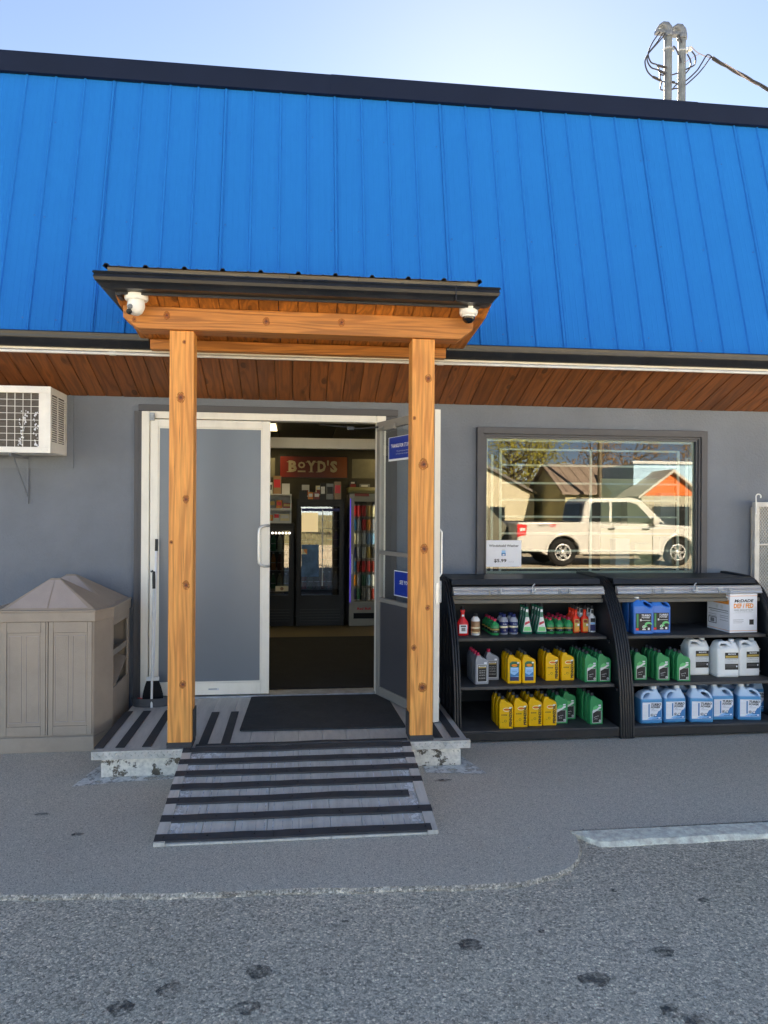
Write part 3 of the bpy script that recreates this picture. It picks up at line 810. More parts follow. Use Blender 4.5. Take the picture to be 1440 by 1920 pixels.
M['rbw'] = simple('pale_cooler_metal', '#8f8f86', .4, var=.04)
c3, W3 = cooler(.665, 1.035, 9.25, 1.83, M['rbw'], .47, 1.73, 'slim pale grey energy drink cooler with violet side lights', .045)
w = MB(); w.prism_x([(-.08, 1.668), (-.08, 1.70), (-.03, 1.745), (.3, 1.745), (.3, 1.668)], -.21, .20); w.build('header', simple('olive_header', '#5f5c38', .5), c3, .01)
for s_ in (-1, 1):
    w = MB(); w.box(s_ * .178 - .004, s_ * .178 + .004, -.046, -.0405, .30, 1.60); w.build('light_strip', M['violet'], c3)
M['coollight'] = emit('cooler_light', '#fff4e0', 2.2)
for s_ in (-1, 1):
    w = MB(); w.box(s_ * .150 - .003, s_ * .150 + .003, .012, .02, .32, 1.54); w.build('inner_light', M['coollight'], c3)
w = MB(); w.box(-.13, .13, -.008, -.001, .09, .16); w.build('vent', M['darkhole'], c3)
text('Red Bull', .028, M['red'], c3, (0, -.0145, .215), width=.17, bold=.04)
for s_ in (-1, 1):     # two facing bulls before a sun
    w = MB(); w.poly([(s_ * a, b) for a, b in [(.012, .262), (.02, .28), (.04, .285), (.06, .292), (.085, .282), (.09, .262), (.08, .255), (.07, .268), (.05, .268), (.04, .252), (.03, .262)]], -.0145); w.build('bull_emblem', M['red'], c3)
w = MB(); w.poly([(.022 * math.cos(a * .6), .275 + .022 * math.sin(a * .6)) for a in range(10)], -.0142); w.build('sun_emblem', M['gold'], c3)
for o in c3.children:
    if o.name.startswith('vent_grille'): bpy.data.objects.remove(o); break
w = MB(); w.rect(-.13, .05, 1.63, 1.665, -.083, 0); w.build('header_print', M['darkred'], c3)
# cans on the slim cooler's shelves
canm = {}
def can_mesh(c):
    if c not in canm:
        canm[c] = MB().lathe([(.018, 0), (.024, .004), (.026, .012), (.026, .05), (.026, .12), (.0255, .148), (.021, .158), (.021, .162)], n=12, mis=[1, 1, 0, 0, 0, 1, 1, 1]).mesh('can', [M[c], M['tin']])
    return canm[c]
rows = [('red', 'red', 'red', 'gold', 'cream'), ('mblue', 'tin', 'red', 'orange', 'tin'), ('cream', 'lgrey', 'lgrey', 'mblue', 'lblue'), ('navyp', 'tin', 'lgrey', 'gold', 'ink'), ('mblue', 'darkred', 'red', 'red', 'darkred'), ('orange', 'tin', 'teal', 'lblue', 'lgrey'), ('navyp', 'teal', 'grey', 'tin', 'darkred')]
ordn = ['first', 'second', 'third', 'fourth', 'fifth', 'sixth', 'seventh', 'eighth', 'ninth', 'tenth', 'eleventh', 'twelfth', 'thirteenth', 'fourteenth', 'fifteenth']
for j, row in enumerate(rows):
    z = 1.53 - .175 * j
    w = MB(); w.box(-.155, .155, .0, .45, z - .012 - ZP, z - ZP); w.build('shelf', M['rbw'], c3)
    for i, cc in enumerate(row):
        o = link('drink_can', can_mesh(cc), None, (.85 - .115 + .0575 * i, 9.31, z + .0005))
        tag(o, '%s can from the left, %s shelf down, slim cooler' % (ordn[i], ordn[j]), 'can', 'cans in the slim cooler')
# bottles in the two black coolers
bm2 = {}
def pop_mesh(c):
    if c not in bm2:
        bm2[c] = MB().lathe([(.024, 0), (.031, .006), (.031, .09), (.029, .10), (.031, .115), (.028, .15), (.014, .19), (.011, .205), (.0125, .206), (.0125, .222)], n=12, mis=[0, 0, 1, 0, 0, 0, 0, 0, 2, 2]).mesh('drink_bottle', [M[c], M['paper'], M['white']])
    return bm2[c]
for (cx, n, zs, lab, cols) in ((.30, 6, (1.39, 1.15, .90, .62), 'middle black cooler', ['purple', 'redp', 'teal', 'ink', 'darkred', 'navyp', 'lgrey', 'redp']), (-.325, 6, (1.10, .86, .60), 'left black cooler', ['orange', 'darkred', 'teal', 'green', 'cream', 'gold'])):
    cc = c1 if cx > 0 else c2
    for j, z in enumerate(zs):
        w = MB(); w.box(-.265, .265, .02, .5, z - .008 - ZP, z - ZP)
        w.build('shelf', M['lgrey'] if cx < 0 else M['grey'], cc)
        for i in range(n):
            o = link('drink_bottle', pop_mesh(cols[(i + j * 3) % len(cols)]), None, (cx - .20 + .08 * i, 9.36, z + .0005))
            tag(o, '%s bottle from the left, %s shelf down, %s' % (ordn[i], ordn[j], lab), 'bottle', 'bottles in the black coolers')
w = MB()
M['poster'] = simple('blue_cooler_poster', '#4a6d92', .6, var=.3, scale=6)
w.box(-.235, -.02, -.0275, -.0245, .62, 1.02); w.build('poster', M['poster'], c1)
w = MB(); w.rect(-.235, -.165, .90, .965, -.029, 0); w.poly([(-.215, .965), (-.165, .965), (-.165, .90), (-.195, .925)], -.0295, 1); w.build('poster_sticker', [M['cream'], M['orange']], c1)
w = MB(); w.box(-.235, -.03, -.0275, -.0245, 1.18, 1.42); w.build('glowing_notice', emit('poster_daylight_glow', '#e9d9b4', .06), c1)  # paper notice; the daylight on it is put in as a faint emission
w = MB(); w.box(-.235, .24, -.0275, -.0245, 1.44, 1.475); w.build('header_band', simple('dark_blue_band', '#18246a', .5), c1)
w = MB(); w.box(.02, .032, -.029, -.0245, .5, 1.46); w.build('door_strip', M['lgrey'], c1)
w = MB(); w.rect(.07, .23, .44, .505, -.0415, 0); w.poly([(.15 + .022 * math.cos(a * .6), .472 + .022 * math.sin(a * .6)) for a in range(10)], -.0425, 1); w.build('label', [M['cream'], M['brown']], c2)
for i in range(6):
    w = MB(); w.lathe([(.0, -.013), (.012, -.007), (.013, .002), (.009, .011), (0, .014)], (-.09 + .042 * i + .12, -.05, 1.165), 10); w.build('bulb', M['dotlamp'], c2)
# rack and clutter on the coolers
rk = thing('countertop_rack', 'small white two-shelf rack of goods standing on the left black cooler', 'rack', (-.32, 9.34, 1.4505))
w = MB(); w.box(-.27, -.255, 0, .3, 0, .37); w.box(.24, .255, 0, .3, 0, .37); w.box(-.255, .24, .285, .3, 0, .37); w.build('frame', M['lgrey'], rk)
for z in (0, .16, .35):
    w = MB(); w.box(-.254, .239, 0, .284, z, z + .03 if z < .3 else z + .02); w.build('shelf', M['lgrey'], rk)
rc = random.Random(3)
k_ = 0
for z, x0_, x1_, y_ in ((1.4805 + .001, -.54, -.13, 9.4), (1.6405 + .001, -.54, -.13, 9.4), (1.8215, -.55, -.09, 9.42), (1.756, .03, .57, 9.40)):
    x = x0_
    while x < x1_:
        a = rc.uniform(.05, .13); h = rc.uniform(.06, .11) if z < 1.7 else rc.uniform(.08, .24)
        cc = rc.choice(['cream', 'ink', 'darkred', 'lgrey', 'brown', 'ink', 'grey', 'orange', 'paper', 'ink'])
        b_ = MB(); b_.box(-a / 2 + .004, a / 2 - .004, 0, .12, 0, h); b_.rect(-a / 2 + .012, a / 2 - .012, h * .35, h * .8, -.001, 1); o = b_.build('goods_box', [M[cc], M[rc.choice(['paper', 'red', 'ink', 'gold'])]], None, 0)
        o.location = (x + a / 2, y_, z)
        tag(o, 'small box, %s from the left, %s' % (ordn[k_ % 15], {1.4815: 'on the lower shelf of the white rack', 1.6415: 'on the upper shelf of the white rack', 1.8215: 'on top of the white rack', 1.756: 'on top of the middle black cooler'}[round(z, 4)]), 'box', 'boxes above the coolers')
        x += a + .003; k_ += 1
    k_ = 0

# pictures, hanging stock and posters on the back wall
for n_i, (x, z, a, h, c_, lb) in enumerate(((-.45, 1.90, .16, .12, 'ink', 'dark framed picture left of the goods boxes'), (.12, 1.80, .10, .16, 'lgrey', 'grey wall poster behind the boxes, left one'), (.30, 1.82, .09, .13, 'cream', 'cream wall poster behind the boxes, middle one'), (.46, 1.80, .13, .17, 'brown', 'brown wall poster behind the boxes, right one'), (.76, 1.92, .10, .10, 'ink', 'small dark picture left of the menu board'), (.92, 1.88, .14, .10, 'grey', 'grey picture under the pale menu board'))):
    b_ = MB(); b_.box(-a / 2, a / 2, 0, .02, 0, h); b_.rect(-a / 2 + .012, a / 2 - .012, .015, h * .55, -.001, 1); b_.rect(-a / 2 + .02, a / 2 - .03, h * .62, h * .85, -.001, 2)
    o = b_.build('wall_picture', [M[c_], M['darkred'], M['lgrey']], None); o.location = (x, 9.96, z); tag(o, lb, 'picture')
# grit and bits of litter lying on the apron and lot
rg = random.Random(8); w = MB()
for _ in range(150):
    x = rg.uniform(-1.8, 2.4); y = rg.uniform(2.3, 4.6); up = y > 3.25
    if -.75 < x < .8 and y > 3.5: continue
    s_ = rg.uniform(.0015, .004); z = 0 if up else -.018
    ring = [(x + s_ * math.cos(k) * rg.uniform(.6, 1.3), y + s_ * math.sin(k) * rg.uniform(.6, 1.3), z) for k in (0, 1.2, 2.4, 3.7, 5)]
    w.add(ring + [(x, y, z + s_ * .8)], [(k, (k + 1) % 5, 5) for k in range(5)], rg.choice([0, 0, 1, 2]))
tag(w.build('grit', [M['lgrey'], M['ink'], M['brown']]), 'fine grit and crumbs scattered over the pavement and lot', 'grit', kind='stuff')

# ================================================================== ENTRANCE CANOPY
cnp = thing('entrance_canopy', 'cedar post canopy with black gutter over the store entrance', 'canopy', (.05, 4.63, ZP))
def Cn(mb, name, mats, bevel=0.0, mesh_off=None, parent=None):
    o = mb.build(name, mats, parent or cnp, bevel)
    if parent is None: o.location = (-.05, -4.63, -ZP)
    return o
def knot(parent, x, y, z, r, face='y'):
    w = MB()
    ph = x * 31 + z * 17
    def ringp(f, dy):
        out = []
        for k in range(14):
            q = 2 * math.pi * k / 14
            rr_ = r * f * (1 + .25 * noise.noise(Vector((math.cos(q) * 1.3 + ph, math.sin(q) * 1.3, f))))
            out.append((x + rr_ * math.cos(q), y - dy, z + rr_ * (1.05 + .25 * (f - 1)) * math.sin(q)))
        return out
    a_, b_, c_ = ringp(.55, .0012), ringp(1.1, .0008), ringp(1.75, .0004)
    w.add(a_ + [(x, y - .0014, z)], [(k, (k + 1) % 14, 14) for k in range(14)], 0)
    w.add(a_ + b_, [(k, 14 + k, 14 + (k + 1) % 14, (k + 1) % 14) for k in range(14)], 1)
    w.add(b_ + c_, [(k, 14 + k, 14 + (k + 1) % 14, (k + 1) % 14) for k in range(14)], 2)
    return w.build('knot', [M['knot'], M['knot2'], M['knot3']], parent)
M['knot2'] = simple('knot_ring_wood', '#7a4120', .6, var=.3, scale=120)
M['knot3'] = flaky('knot_halo_wood', '#a86228', .5, 110, .12)
for px_, kn, nm in ((-.694, [(.015, 4.5675, 2.62, .006), (-.004, 0, 2.285, .015), (.03, 0, 1.67, .012), (.034, 0, 1.15, .013), (.018, 0, .55, .012), (-.055, 0, 1.41, .006)], 'left'),
                (.786, [(.032, 0, 2.44, .013), (.005, 0, 1.90, .017), (.012, 0, 1.37, .015), (.035, 0, 1.0, .009), (-.05, 0, .75, .009), (.005, 0, .50, .015), (-.055, 0, 2.19, .006)], 'right')):
    w = MB(); w.box(px_ - .072, px_ + .072, 4.56, 4.70, ZP + .03, 2.688)
    po = Cn(w, 'post', M['cedar'], .004)
    tag(po, 'square %s post of the canopy, %s' % (nm, 'in front of the shut door' if nm == 'left' else 'in front of the open door'))
    w = MB(); w.box(px_ - .076, px_ + .076, 4.552, 4.71, ZP + .004, ZP + .035); w.box(px_ - .078, px_ - .072, 4.60, 4.71, ZP + .03, ZP + .17 if nm == 'right' else ZP + .06)
    w.box(px_ + .072, px_ + .080, 4.60, 4.71, ZP + .03, ZP + .22 if nm == 'left' else ZP + .06)
    w.build('post_foot', M['rubber'], po, .002)
    for dx, _, kz, kr in kn: knot(po, px_ + dx, 4.5594, kz, kr)
    # drying cracks
    w = MB(); rr2 = random.Random(int(px_ * 10))
    for _ in range(9):
        cx = px_ + rr2.uniform(-.04, .04); cz = rr2.uniform(.3, 2.5); L2 = rr2.uniform(.08, .35)
        w.add([(cx, 4.5592, cz), (cx + .0012 + rr2.uniform(-.004, .004), 4.5592, cz + L2), (cx - .0008, 4.5592, cz + L2 * .5)], [(0, 1, 2)])
    w.build('crack', M['knot'], po)
w = MB()
bx0, bx1 = -1.035, 1.10
w.prism_y([(bx0 + .085, 2.69), (bx1 - .085, 2.69), (bx1, 2.755), (bx1, 2.825), (bx0, 2.825), (bx0, 2.755)], 4.545, 4.685)
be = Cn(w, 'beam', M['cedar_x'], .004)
for kx, kz, kr in ((-.78, 2.772, .012), (-.19, 2.757, .013), (.27, 2.768, .012), (-.97, 2.742, .008)): knot(be, kx, 4.5444, kz, kr)
w = MB(); w.box(-.99, 1.045, 5.13, 5.20, 2.694, 2.762); Cn(w, 'ledger', M['cedar_x'], .003)
# side rails and ceiling boards
cb = MB()
def zc(y): return 2.866 - .33 * (y - 4.425) if y < 4.56 else 2.822 - .09 * (y - 4.56)
v = []
cw = .118
for y, (zz) in ((4.40, zc(4.40)), (4.545, zc(4.545)), (4.70, zc(4.7)), (5.23, zc(5.23))):
    for x, dz in ((.002, .004), (.008, 0), (cw - .008, 0), (cw - .002, .004), (cw - .002, .02), (.002, .02)): v.append((x, y, zz + dz))
cb.add(v, [(r_ * 6 + i, (r_ + 1) * 6 + i, (r_ + 1) * 6 + (i + 1) % 6, r_ * 6 + (i + 1) % 6) for r_ in range(3) for i in range(6)] + [(0, 1, 2, 3, 4, 5), (23, 22, 21, 20, 19, 18)])
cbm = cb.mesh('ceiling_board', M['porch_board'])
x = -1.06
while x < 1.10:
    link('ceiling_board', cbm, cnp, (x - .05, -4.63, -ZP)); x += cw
w = MB(); w.box(-1.015, 1.075, 4.385, 4.40, 2.845, 2.95); w.box(-1.039, -1.0155, 4.385, 5.35, 2.84, 2.955); w.box(1.0755, 1.099, 4.385, 5.35, 2.84, 2.955)
Cn(w, 'fascia', M['black_metal'])
gp = [(4.384, 2.945), (4.285, 2.945), (4.280, 2.936), (4.288, 2.928), (4.284, 2.912), (4.290, 2.895), (4.308, 2.882), (4.316, 2.872), (4.322, 2.862), (4.384, 2.858)]
w = MB()
# swept round the front and both sides with mitred corners
v = []; n = len(gp)
for cx_, fr_ in ((-1.04, 0), (-1.04, 1), (1.10, 1), (1.10, 0)):
    for y, z in gp:
        o_ = 4.384 - y
        v.append((cx_ + (-o_ if cx_ < 0 else o_), 4.384 - o_ if fr_ else 5.30, z))
w.add(v, [(r_ * n + i, r_ * n + (i + 1) % n, (r_ + 1) * n + (i + 1) % n, (r_ + 1) * n + i) for r_ in range(3) for i in range(n)], 0, False)
w.add(v[:n], [tuple(range(n))]); w.add(v[3 * n:], [tuple(range(n))[::-1]])
Cn(w, 'gutter', M['black_metal'])
w = MB()
for x in (-.75, -.3, .15, .6): w.box(x, x + .02, 4.29, 4.38, 2.9455, 2.949)
w.box(.93, .935, 4.2815, 4.384, 2.86, 2.9465)
Cn(w, 'gutter_bracket', M['black_metal'])
w = MB()
for a, b in ((-1.09, -.05), (-.048, .36), (.362, 1.095)): w.box(a, b, 4.40, 4.418, 2.93, 3.003)
Cn(w, 'fascia_board', M['oldwood'])
w = MB()       # ribbed metal roofing
pts = []
x = -1.115
pts = [(x, 0)]
for i in range(11):
    c = -1.095 + .2195 * i
    pts += [(c - .016, 0), (c - .008, .014), (c + .008, .014), (c + .016, 0)]
    for m_ in (1, 2):
        pts += [(c + .073 * m_ - .008, 0), (c + .073 * m_, .003), (c + .073 * m_ + .008, 0)]
pts = [q for q in pts if q[0] < 1.115] + [(1.115, 0)]
n = len(pts)
v = [(a, 4.385 + .004 * noise.noise(Vector((a * 9, 0, 0))), 3.006 + h + .003 * noise.noise(Vector((a * 6, 2, 0)))) for a, h in pts] + [(a, 5.40, 3.14 + h) for a, h in pts]
v2 = [(a, b, c - .003) for a, b, c in v]
w.add(v + v2, [(i, i + 1, n + i + 1, n + i) for i in range(n - 1)] + [(2 * n + i, 3 * n + i, 3 * n + i + 1, 2 * n + i + 1) for i in range(n - 1)] + [(i, 2 * n + i, 2 * n + i + 1, i + 1) for i in range(n - 1)])
w.box(-1.10, 1.10, 5.30, 5.36, 2.95, 3.12)
Cn(w, 'roof', simple('old_dark_roofing', '#22242a', .6, var=.3, scale=12, dirt=.5))

# security cameras under the canopy corners
c = thing('security_camera', 'white turret security camera with twin lenses on the left canopy corner', 'camera', (-.935, 4.44, 2.862)); c.scale = (1.28, 1.28, 1.28)
w = MB(); w.lathe([(.050, 0), (.052, -.006), (.052, -.022), (.049, -.027), (.046, -.03)], n=24); w.build('base', M['white'], c)
w = MB(); w.lathe([(.0, .034), (.02, .03), (.034, .018), (.039, 0), (.039, -.014), (.034, -.034), (.024, -.046), (0, -.05)], n=24); o = w.build('head', M['white'], c); o.location = (0, -.004, -.046); o.rotation_euler = (R(-20), 0, R(-14))
w = MB(); w.lathe([(0.0, -.0548), (.012, -.054), (.0125, -.045), (0.01, -.04)], n=16); o = w.build('lens', M['ink'], c); o.location = (-.010, -.010, -.050); o.rotation_euler = (R(-38), 0, R(-30))
w = MB(); w.lathe([(0.0, -.0555), (.0105, -.0545), (.011, -.045), (0.01, -.04)], n=16); o = w.build('lens', M['grey'], c); o.location = (.0, -.008, -.046); o.rotation_euler = (R(-62), 0, R(-26))
c = thing('security_camera', 'white dome security camera with dark bubble on the right canopy corner', 'camera', (1.045, 4.44, 2.862)); c.scale = (1.08, 1.08, 1.08)
w = MB(); w.lathe([(.052, 0), (.053, -.006), (.053, -.03), (.048, -.044), (.036, -.048)], n=24); w.build('base', M['white'], c)
w = MB(); w.lathe([(.036, -.046), (.037, -.055), (.033, -.072), (.02, -.086), (0, -.091)], n=24); w.build('dome', simple('smoked_dome', '#0b0d10', .06, var=0, spec=.8), c)
w = MB(); w.lathe([(.0375, -.046), (.0385, -.05), (.0375, -.056)], n=24); w.build('ring', M['white'], c)

# ================================================================== PLATFORM AND RAMP
pl = thing('entrance_platform', 'low entrance platform of worn aluminium planks with black grip strips', 'platform', (-.05, 5.1, 0))
def P(mb, name, mats, bevel=0.0):
    o = mb.build(name, mats, pl, bevel); o.location = (.05, -5.1, 0); return o
w = MB(); w.box(-1.155, 1.045, 4.58, 5.75, 0, ZP - .034); P(w, 'base', M['concrete'])
# irregular edge of the base and its flaking coat
for a, b in ((-1.153, -.60), (.64, 1.043)):
    w = MB(); nx, nz = 30, 8; v = []
    for j in range(nz + 1):
        for i in range(nx + 1):
            x = a + (b - a) * i / nx; z = .002 + (ZP - .042) * j / nz
            v.append((x, 4.574 + .006 * noise.noise(Vector((x * 12, z * 12, 2))), z))
    w.add(v, [(j * (nx + 1) + i, j * (nx + 1) + i + 1, (j + 1) * (nx + 1) + i + 1, (j + 1) * (nx + 1) + i) for j in range(nz) for i in range(nx)], 0, True)
    P(w, 'flaking_paint', M['whitepaint'])
w = MB()
w.add([(-1.28, 4.43, .003), (-1.02, 4.48, .003), (-.72, 4.50, .003), (-.72, 4.57, .003), (-1.15, 4.57, .003), (-1.15, 4.85, .003), (-1.205, 4.85, .003)], [tuple(range(7))])
w.add([(.80, 4.45, .003), (1.13, 4.40, .003), (1.17, 4.40, .003), (1.05, 4.85, .003), (1.045, 4.57, .003), (.80, 4.57, .003)], [tuple(range(6))])
o = w.build('spilt_paint', M['groundpaint'], pav)
# planks
pm = MB(); pw = .1515
pm.box(.001, pw - .001, 4.545, 5.755, ZP - .03, ZP); pmesh = pm.mesh('plank', M['deck'])
x = -1.19
k = 0
while x < 1.0:
    link('plank', pmesh, pl, (x + .05, -5.1, random.uniform(-.0006, .0006))); x += pw
# diamond plate nosings
dm = MB()
for (a, b) in ((-1.20, -.615), (.665, 1.095)):
    w = MB(); w.box(a, b, 4.532, 4.5435, ZP - .046, ZP + .003); w.box(a, b, 4.5436, 4.575, ZP + .001, ZP + .003)
    x = a + .012; i = 0
    while x < b - .02:
        s_ = 1 if i % 2 else -1
        cz = ZP - .021 + (.008 if i % 2 else -.008)
        dx, dz = .009, .009 * s_
        w.add([(x - dx, 4.5318, cz - dz), (x + dx, 4.5318, cz + dz), (x + .001 * s_, 4.526, cz + .0035), (x, 4.526, cz - .0035), (x + dx * .1 - .004 * s_, 4.5318, cz + .0035), (x + .004 * s_, 4.5318, cz - .0035)],
              [(0, 5, 3), (5, 1, 3), (1, 2, 3), (1, 4, 2), (4, 0, 2), (0, 3, 2)])
        x += .0185; i += 1
    P(w, 'nosing', M['tread'])
for x, y1 in ((-1.175, 5.42), (-1.05, 5.42), (-.895, 5.42), (-.562, 5.34), (-.427, 5.34), (.905, 5.6), (1.015, 5.6)):
    w = MB(); w.box(x - .027, x + .027, 4.60, y1, ZP + .0012, ZP + .006)
    o = P(w, 'grip_strip', M['rubber'], .001)
w = MB(); v = []
for i in range(29):
    x = -.60 + 1.30 * i / 28; q = .006 * noise.noise(Vector((x * 3, 1, 0)))
    v += [(x, 4.555 + q, ZP + .002), (x, 4.557 + q, ZP + .010 + abs(q)), (x, 4.60 + q, ZP + .009 + abs(q)), (x, 4.602 + q, ZP + .002)]
w.add(v, [(i * 4 + j, (i + 1) * 4 + j, (i + 1) * 4 + j + 1, i * 4 + j + 1) for i in range(28) for j in range(3)]); P(w, 'grip_strip', M['rubber'])
for x in (-1.16, 1.07):
    w = MB(); w.box(x - .035, x + .005, 5.756, 5.80, .10, ZP + .004, 0); w.box(x + .005, x + .05, 5.756, 5.80, .10, ZP + .004, 1); w.build('reflective_tape', [M['redp'], M['paper']], pl).location = (.05, -5.1 - (.2 if x > 0 else 0), 0.002)
mt = MB(); mt.prism_z(rounded([(-.36, 4.86), (.73, 4.84), (.70, 5.72), (-.335, 5.73)], .02), ZP + .002, ZP + .012)
tag(mt.build('door_mat', M['mat'], None), 'worn dark grey mat lying in front of the doorway', 'mat')

rp = thing('access_ramp', 'sloping aluminium ramp with seven black rubber grip strips below the entrance', 'ramp', (.02, 4.55, ZP))
ry0, ry1 = 4.548, 3.60
def zr(y): return .012 + (ZP - .004 - .012) * (y - ry1) / (ry0 - ry1)
def RP(mb, name, mats, bevel=0.0):
    o = mb.build(name, mats, rp, bevel); o.location = (-.02, -4.55, -ZP); return o
xs = [-.655, -.60] + [-.60 + .1525 * i for i in range(1, 9)]
xs = [x for x in xs]
def pk(a, b, name, mat_, rail=False):
    w = MB(); h = .008 if rail else 0
    v = []
    for x in (a + .001, b - .001):
        for y, z in ((ry0, zr(ry0) + h), (ry1, zr(ry1) + h), (ry1, .0015), (ry0, .05)): v.append((x, y, z))
    w.add(v, [(0, 1, 2, 3), (7, 6, 5, 4), (0, 4, 5, 1), (1, 5, 6, 2), (3, 2, 6, 7), (0, 3, 7, 4)])
    return RP(w, name, mat_, 0)
pk(-.668, -.612, 'side_rail', M['deck'], True); pk(.655, .71, 'side_rail', M['deck'], True)
x = -.6115
for i in range(8):
    pk(x, x + .158, 'plank', M['deck']); 
    x += .1583
# fine ribs worn bright between the strips
w = MB()
rr2 = random.Random(5)
for i in range(26):
    xx = -.60 + 1.24 * i / 25 + rr2.uniform(-.012, .012); wd = rr2.choice([.0015, .003, .005])
    w.quad((xx, ry0 - .03, zr(ry0 - .03) + .0012), (xx, ry1 + .01, zr(ry1 + .01) + .0012), (xx + wd, ry1 + .01, zr(ry1 + .01) + .0012), (xx + wd, ry0 - .03, zr(ry0 - .03) + .0012))
M['rubbed'] = flaky('rubbed_bright_line', '#c4c7cd', .47, 9, .08, .4)
RP(w, 'plank_seam', M['rubbed'])
M['whiteworn'] = flaky('worn_white_edge_paint', '#e6e5e2', .48, 26, .03)
for a, b in ((-.612, -.565), (.595, .652)):
    w = MB(); w.quad((a, ry0 - .05, zr(ry0 - .05) + .0016), (a, ry1 + .07, zr(ry1 + .07) + .0016), (b, ry1 + .07, zr(ry1 + .07) + .0016), (b, ry0 - .05, zr(ry0 - .05) + .0016)); RP(w, 'edge_paint', M['whiteworn'])
w = MB(); w.quad((-.60, ry0 - .05, zr(ry0 - .05) + .0017), (-.60, ry0 - .12, zr(ry0 - .12) + .0017), (-.42, ry0 - .12, zr(ry0 - .12) + .0017), (-.42, ry0 - .05, zr(ry0 - .05) + .0017))
RP(w, 'edge_paint', M['whiteworn'])
ys = [4.515, 4.375, 4.24, 4.10, 3.96, 3.80, 3.635]
for si, yc in enumerate(ys):
    w = MB(); v = []; n = 44
    xa, xb = (-.668, .712) if si not in (4,) else (-.668, .615)
    if si == 6: xb = .68
    for i in range(n + 1):
        x = xa + (xb - xa) * i / n
        q = .006 * noise.noise(Vector((x * 2.3, si * 3.1, 0))) + .004 * noise.noise(Vector((x * 7, si * 5.1, 0)))
        li = .002 * (1 + noise.noise(Vector((x * 5, si * 2.2, 4))))
        hw = .029
        for dy, dz in ((-hw, .001), (-hw + .002, .0075 + li), (hw - .002, .0085 + li), (hw, .002)):
            y = yc + q + dy; v.append((x, y, zr(y) + dz + .001))
    w.add(v, [(i * 4 + j, (i + 1) * 4 + j, (i + 1) * 4 + j + 1, i * 4 + j + 1) for i in range(n) for j in range(3)] + [(0, 1, 2, 3), (n * 4 + 3, n * 4 + 2, n * 4 + 1, n * 4)])
    # screws and the butt joint
    for i in range(7):
        x = xa + .05 + (xb - xa - .1) * i / 6 + random.uniform(-.02, .02); y = yc + .006 * noise.noise(Vector((x * 2.3, si * 3.1, 0)))
        w.lathe([(.0045, 0), (.0045, .002), (0.0, .0022)], (x, y, zr(y) + .0125), 8, 1)
    x = xa + (.30, .72, .45, .9, .5, .66, .42)[si] * (xb - xa)
    w.box(x, x + .002, yc - .027, yc + .027, zr(yc) + .008, zr(yc) + .0135, 1)
    RP(w, 'grip_strip', [M['rubber'], M['darkhole']])

# ================================================================== AIR CONDITIONER
ac = thing('air_conditioner', 'white window air conditioner sticking out of the grey wall', 'air conditioner', (-2.08, 5.85, 2.005))
def A(mb, name, mats, bevel=0.0, parent=None): return mb.build(name, mats, parent or ac, bevel)
hx = .342; yf = -.376; H = .47
w = MB(); w.box(-hx, hx, yf, .05, .006, .012); w.box(-hx, hx, yf, .05, H - .006, H); w.box(-hx, -hx + .006, yf, .05, .0125, H - .0065)
w.box(hx - .006, hx, yf, yf + .03, .0125, H - .0065); w.box(hx - .006, hx, -.06, .05, .0125, H - .0065)
w.box(hx - .006, hx, yf + .0305, -.0605, .0125, .085); w.box(hx - .006, hx, yf + .0305, -.0605, H - .05, H - .0065); w.box(hx - .006, hx, -.225, -.205, .0855, H - .0505)
sl = MB()
A(w, 'casing', M['appl'], .0015)
for k in range(20):
    z = .092 + .0162 * k
    for ya, yb in ((-.343, -.226), (-.204, -.062)):
        w = MB(); w.box(hx - .006, hx + .001, ya, yb, z, z + .0075)
        if k == 0: pass
        A(w, 'louvre', M['appl'])
w = MB(); w.box(-hx + .01, hx - .01, yf + .03, .04, .014, H - .01); A(w, 'core', M['coil'])
w = MB(); w.box(-hx, hx, yf - .006, yf, 0, .04); w.box(-hx, hx, yf - .006, yf, H - .045, H + .002); w.box(hx - .08, hx, yf - .006, yf, .0405, H - .0455); w.box(-hx, -hx + .06, yf - .006, yf, .0405, H - .0455)
A(w, 'front_frame', M['appl'], .001)
w = MB()
for k in range(9): w.box(-hx + .06, hx - .08, yf + .004, yf + .007, .04 + (H - .085) * k / 8 - .0016, .04 + (H - .085) * k / 8 + .0016)
for k in range(11): w.box(-hx + .06 + (2 * hx - .14) * k / 10 - .0016, -hx + .06 + (2 * hx - .14) * k / 10 + .0016, yf, yf + .0035, .04, H - .045)
A(w, 'wire_guard', M['appl'])
w = MB(); ra = random.Random(11)
for _ in range(70):
    col = ra.choice([0, 0, 1, 1, 1, 2]); x = {0: hx - .10, 1: hx - .165 - .02, 2: hx - .2}[col] + ra.uniform(-.018, .018); z = ra.uniform(.045, .30)
    if col == 1: x = hx - .22 + (z - .04) * .22 + ra.uniform(-.01, .01)
    s_ = ra.uniform(.003, .008)
    w.add([(x + s_ * ra.uniform(.5, 1.3) * math.cos(a), yf + .0075, z + s_ * ra.uniform(.6, 1.8) * math.sin(a)) for a in (0, 1.05, 2.1, 3.14, 4.2, 5.2)], [(0, 1, 2, 3, 4, 5)])
A(w, 'frost_flake', M['paper'])
w = MB()
for x in (-.2, .055):
    w.box(x, x + .014, -.36, -.01, -.022, -.002); w.box(x, x + .014, -.014, -.001, -.36, -.022); w.tube([(x + .007, -.30, -.02), (x + .007, -.012, -.30)], .005, 6)
A(w, 'bracket', M['stucco'])
w = MB(); w.box(.38, .392, -.012, -.001, -.075, .47); w.box(-.3, .392, -.012, -.001, -.087, -.0755); w.box(hx + .002, .3795, -.008, -.001, -.075, .47); w.box(-.3, hx + .002, -.008, -.001, -.0755, -.001)
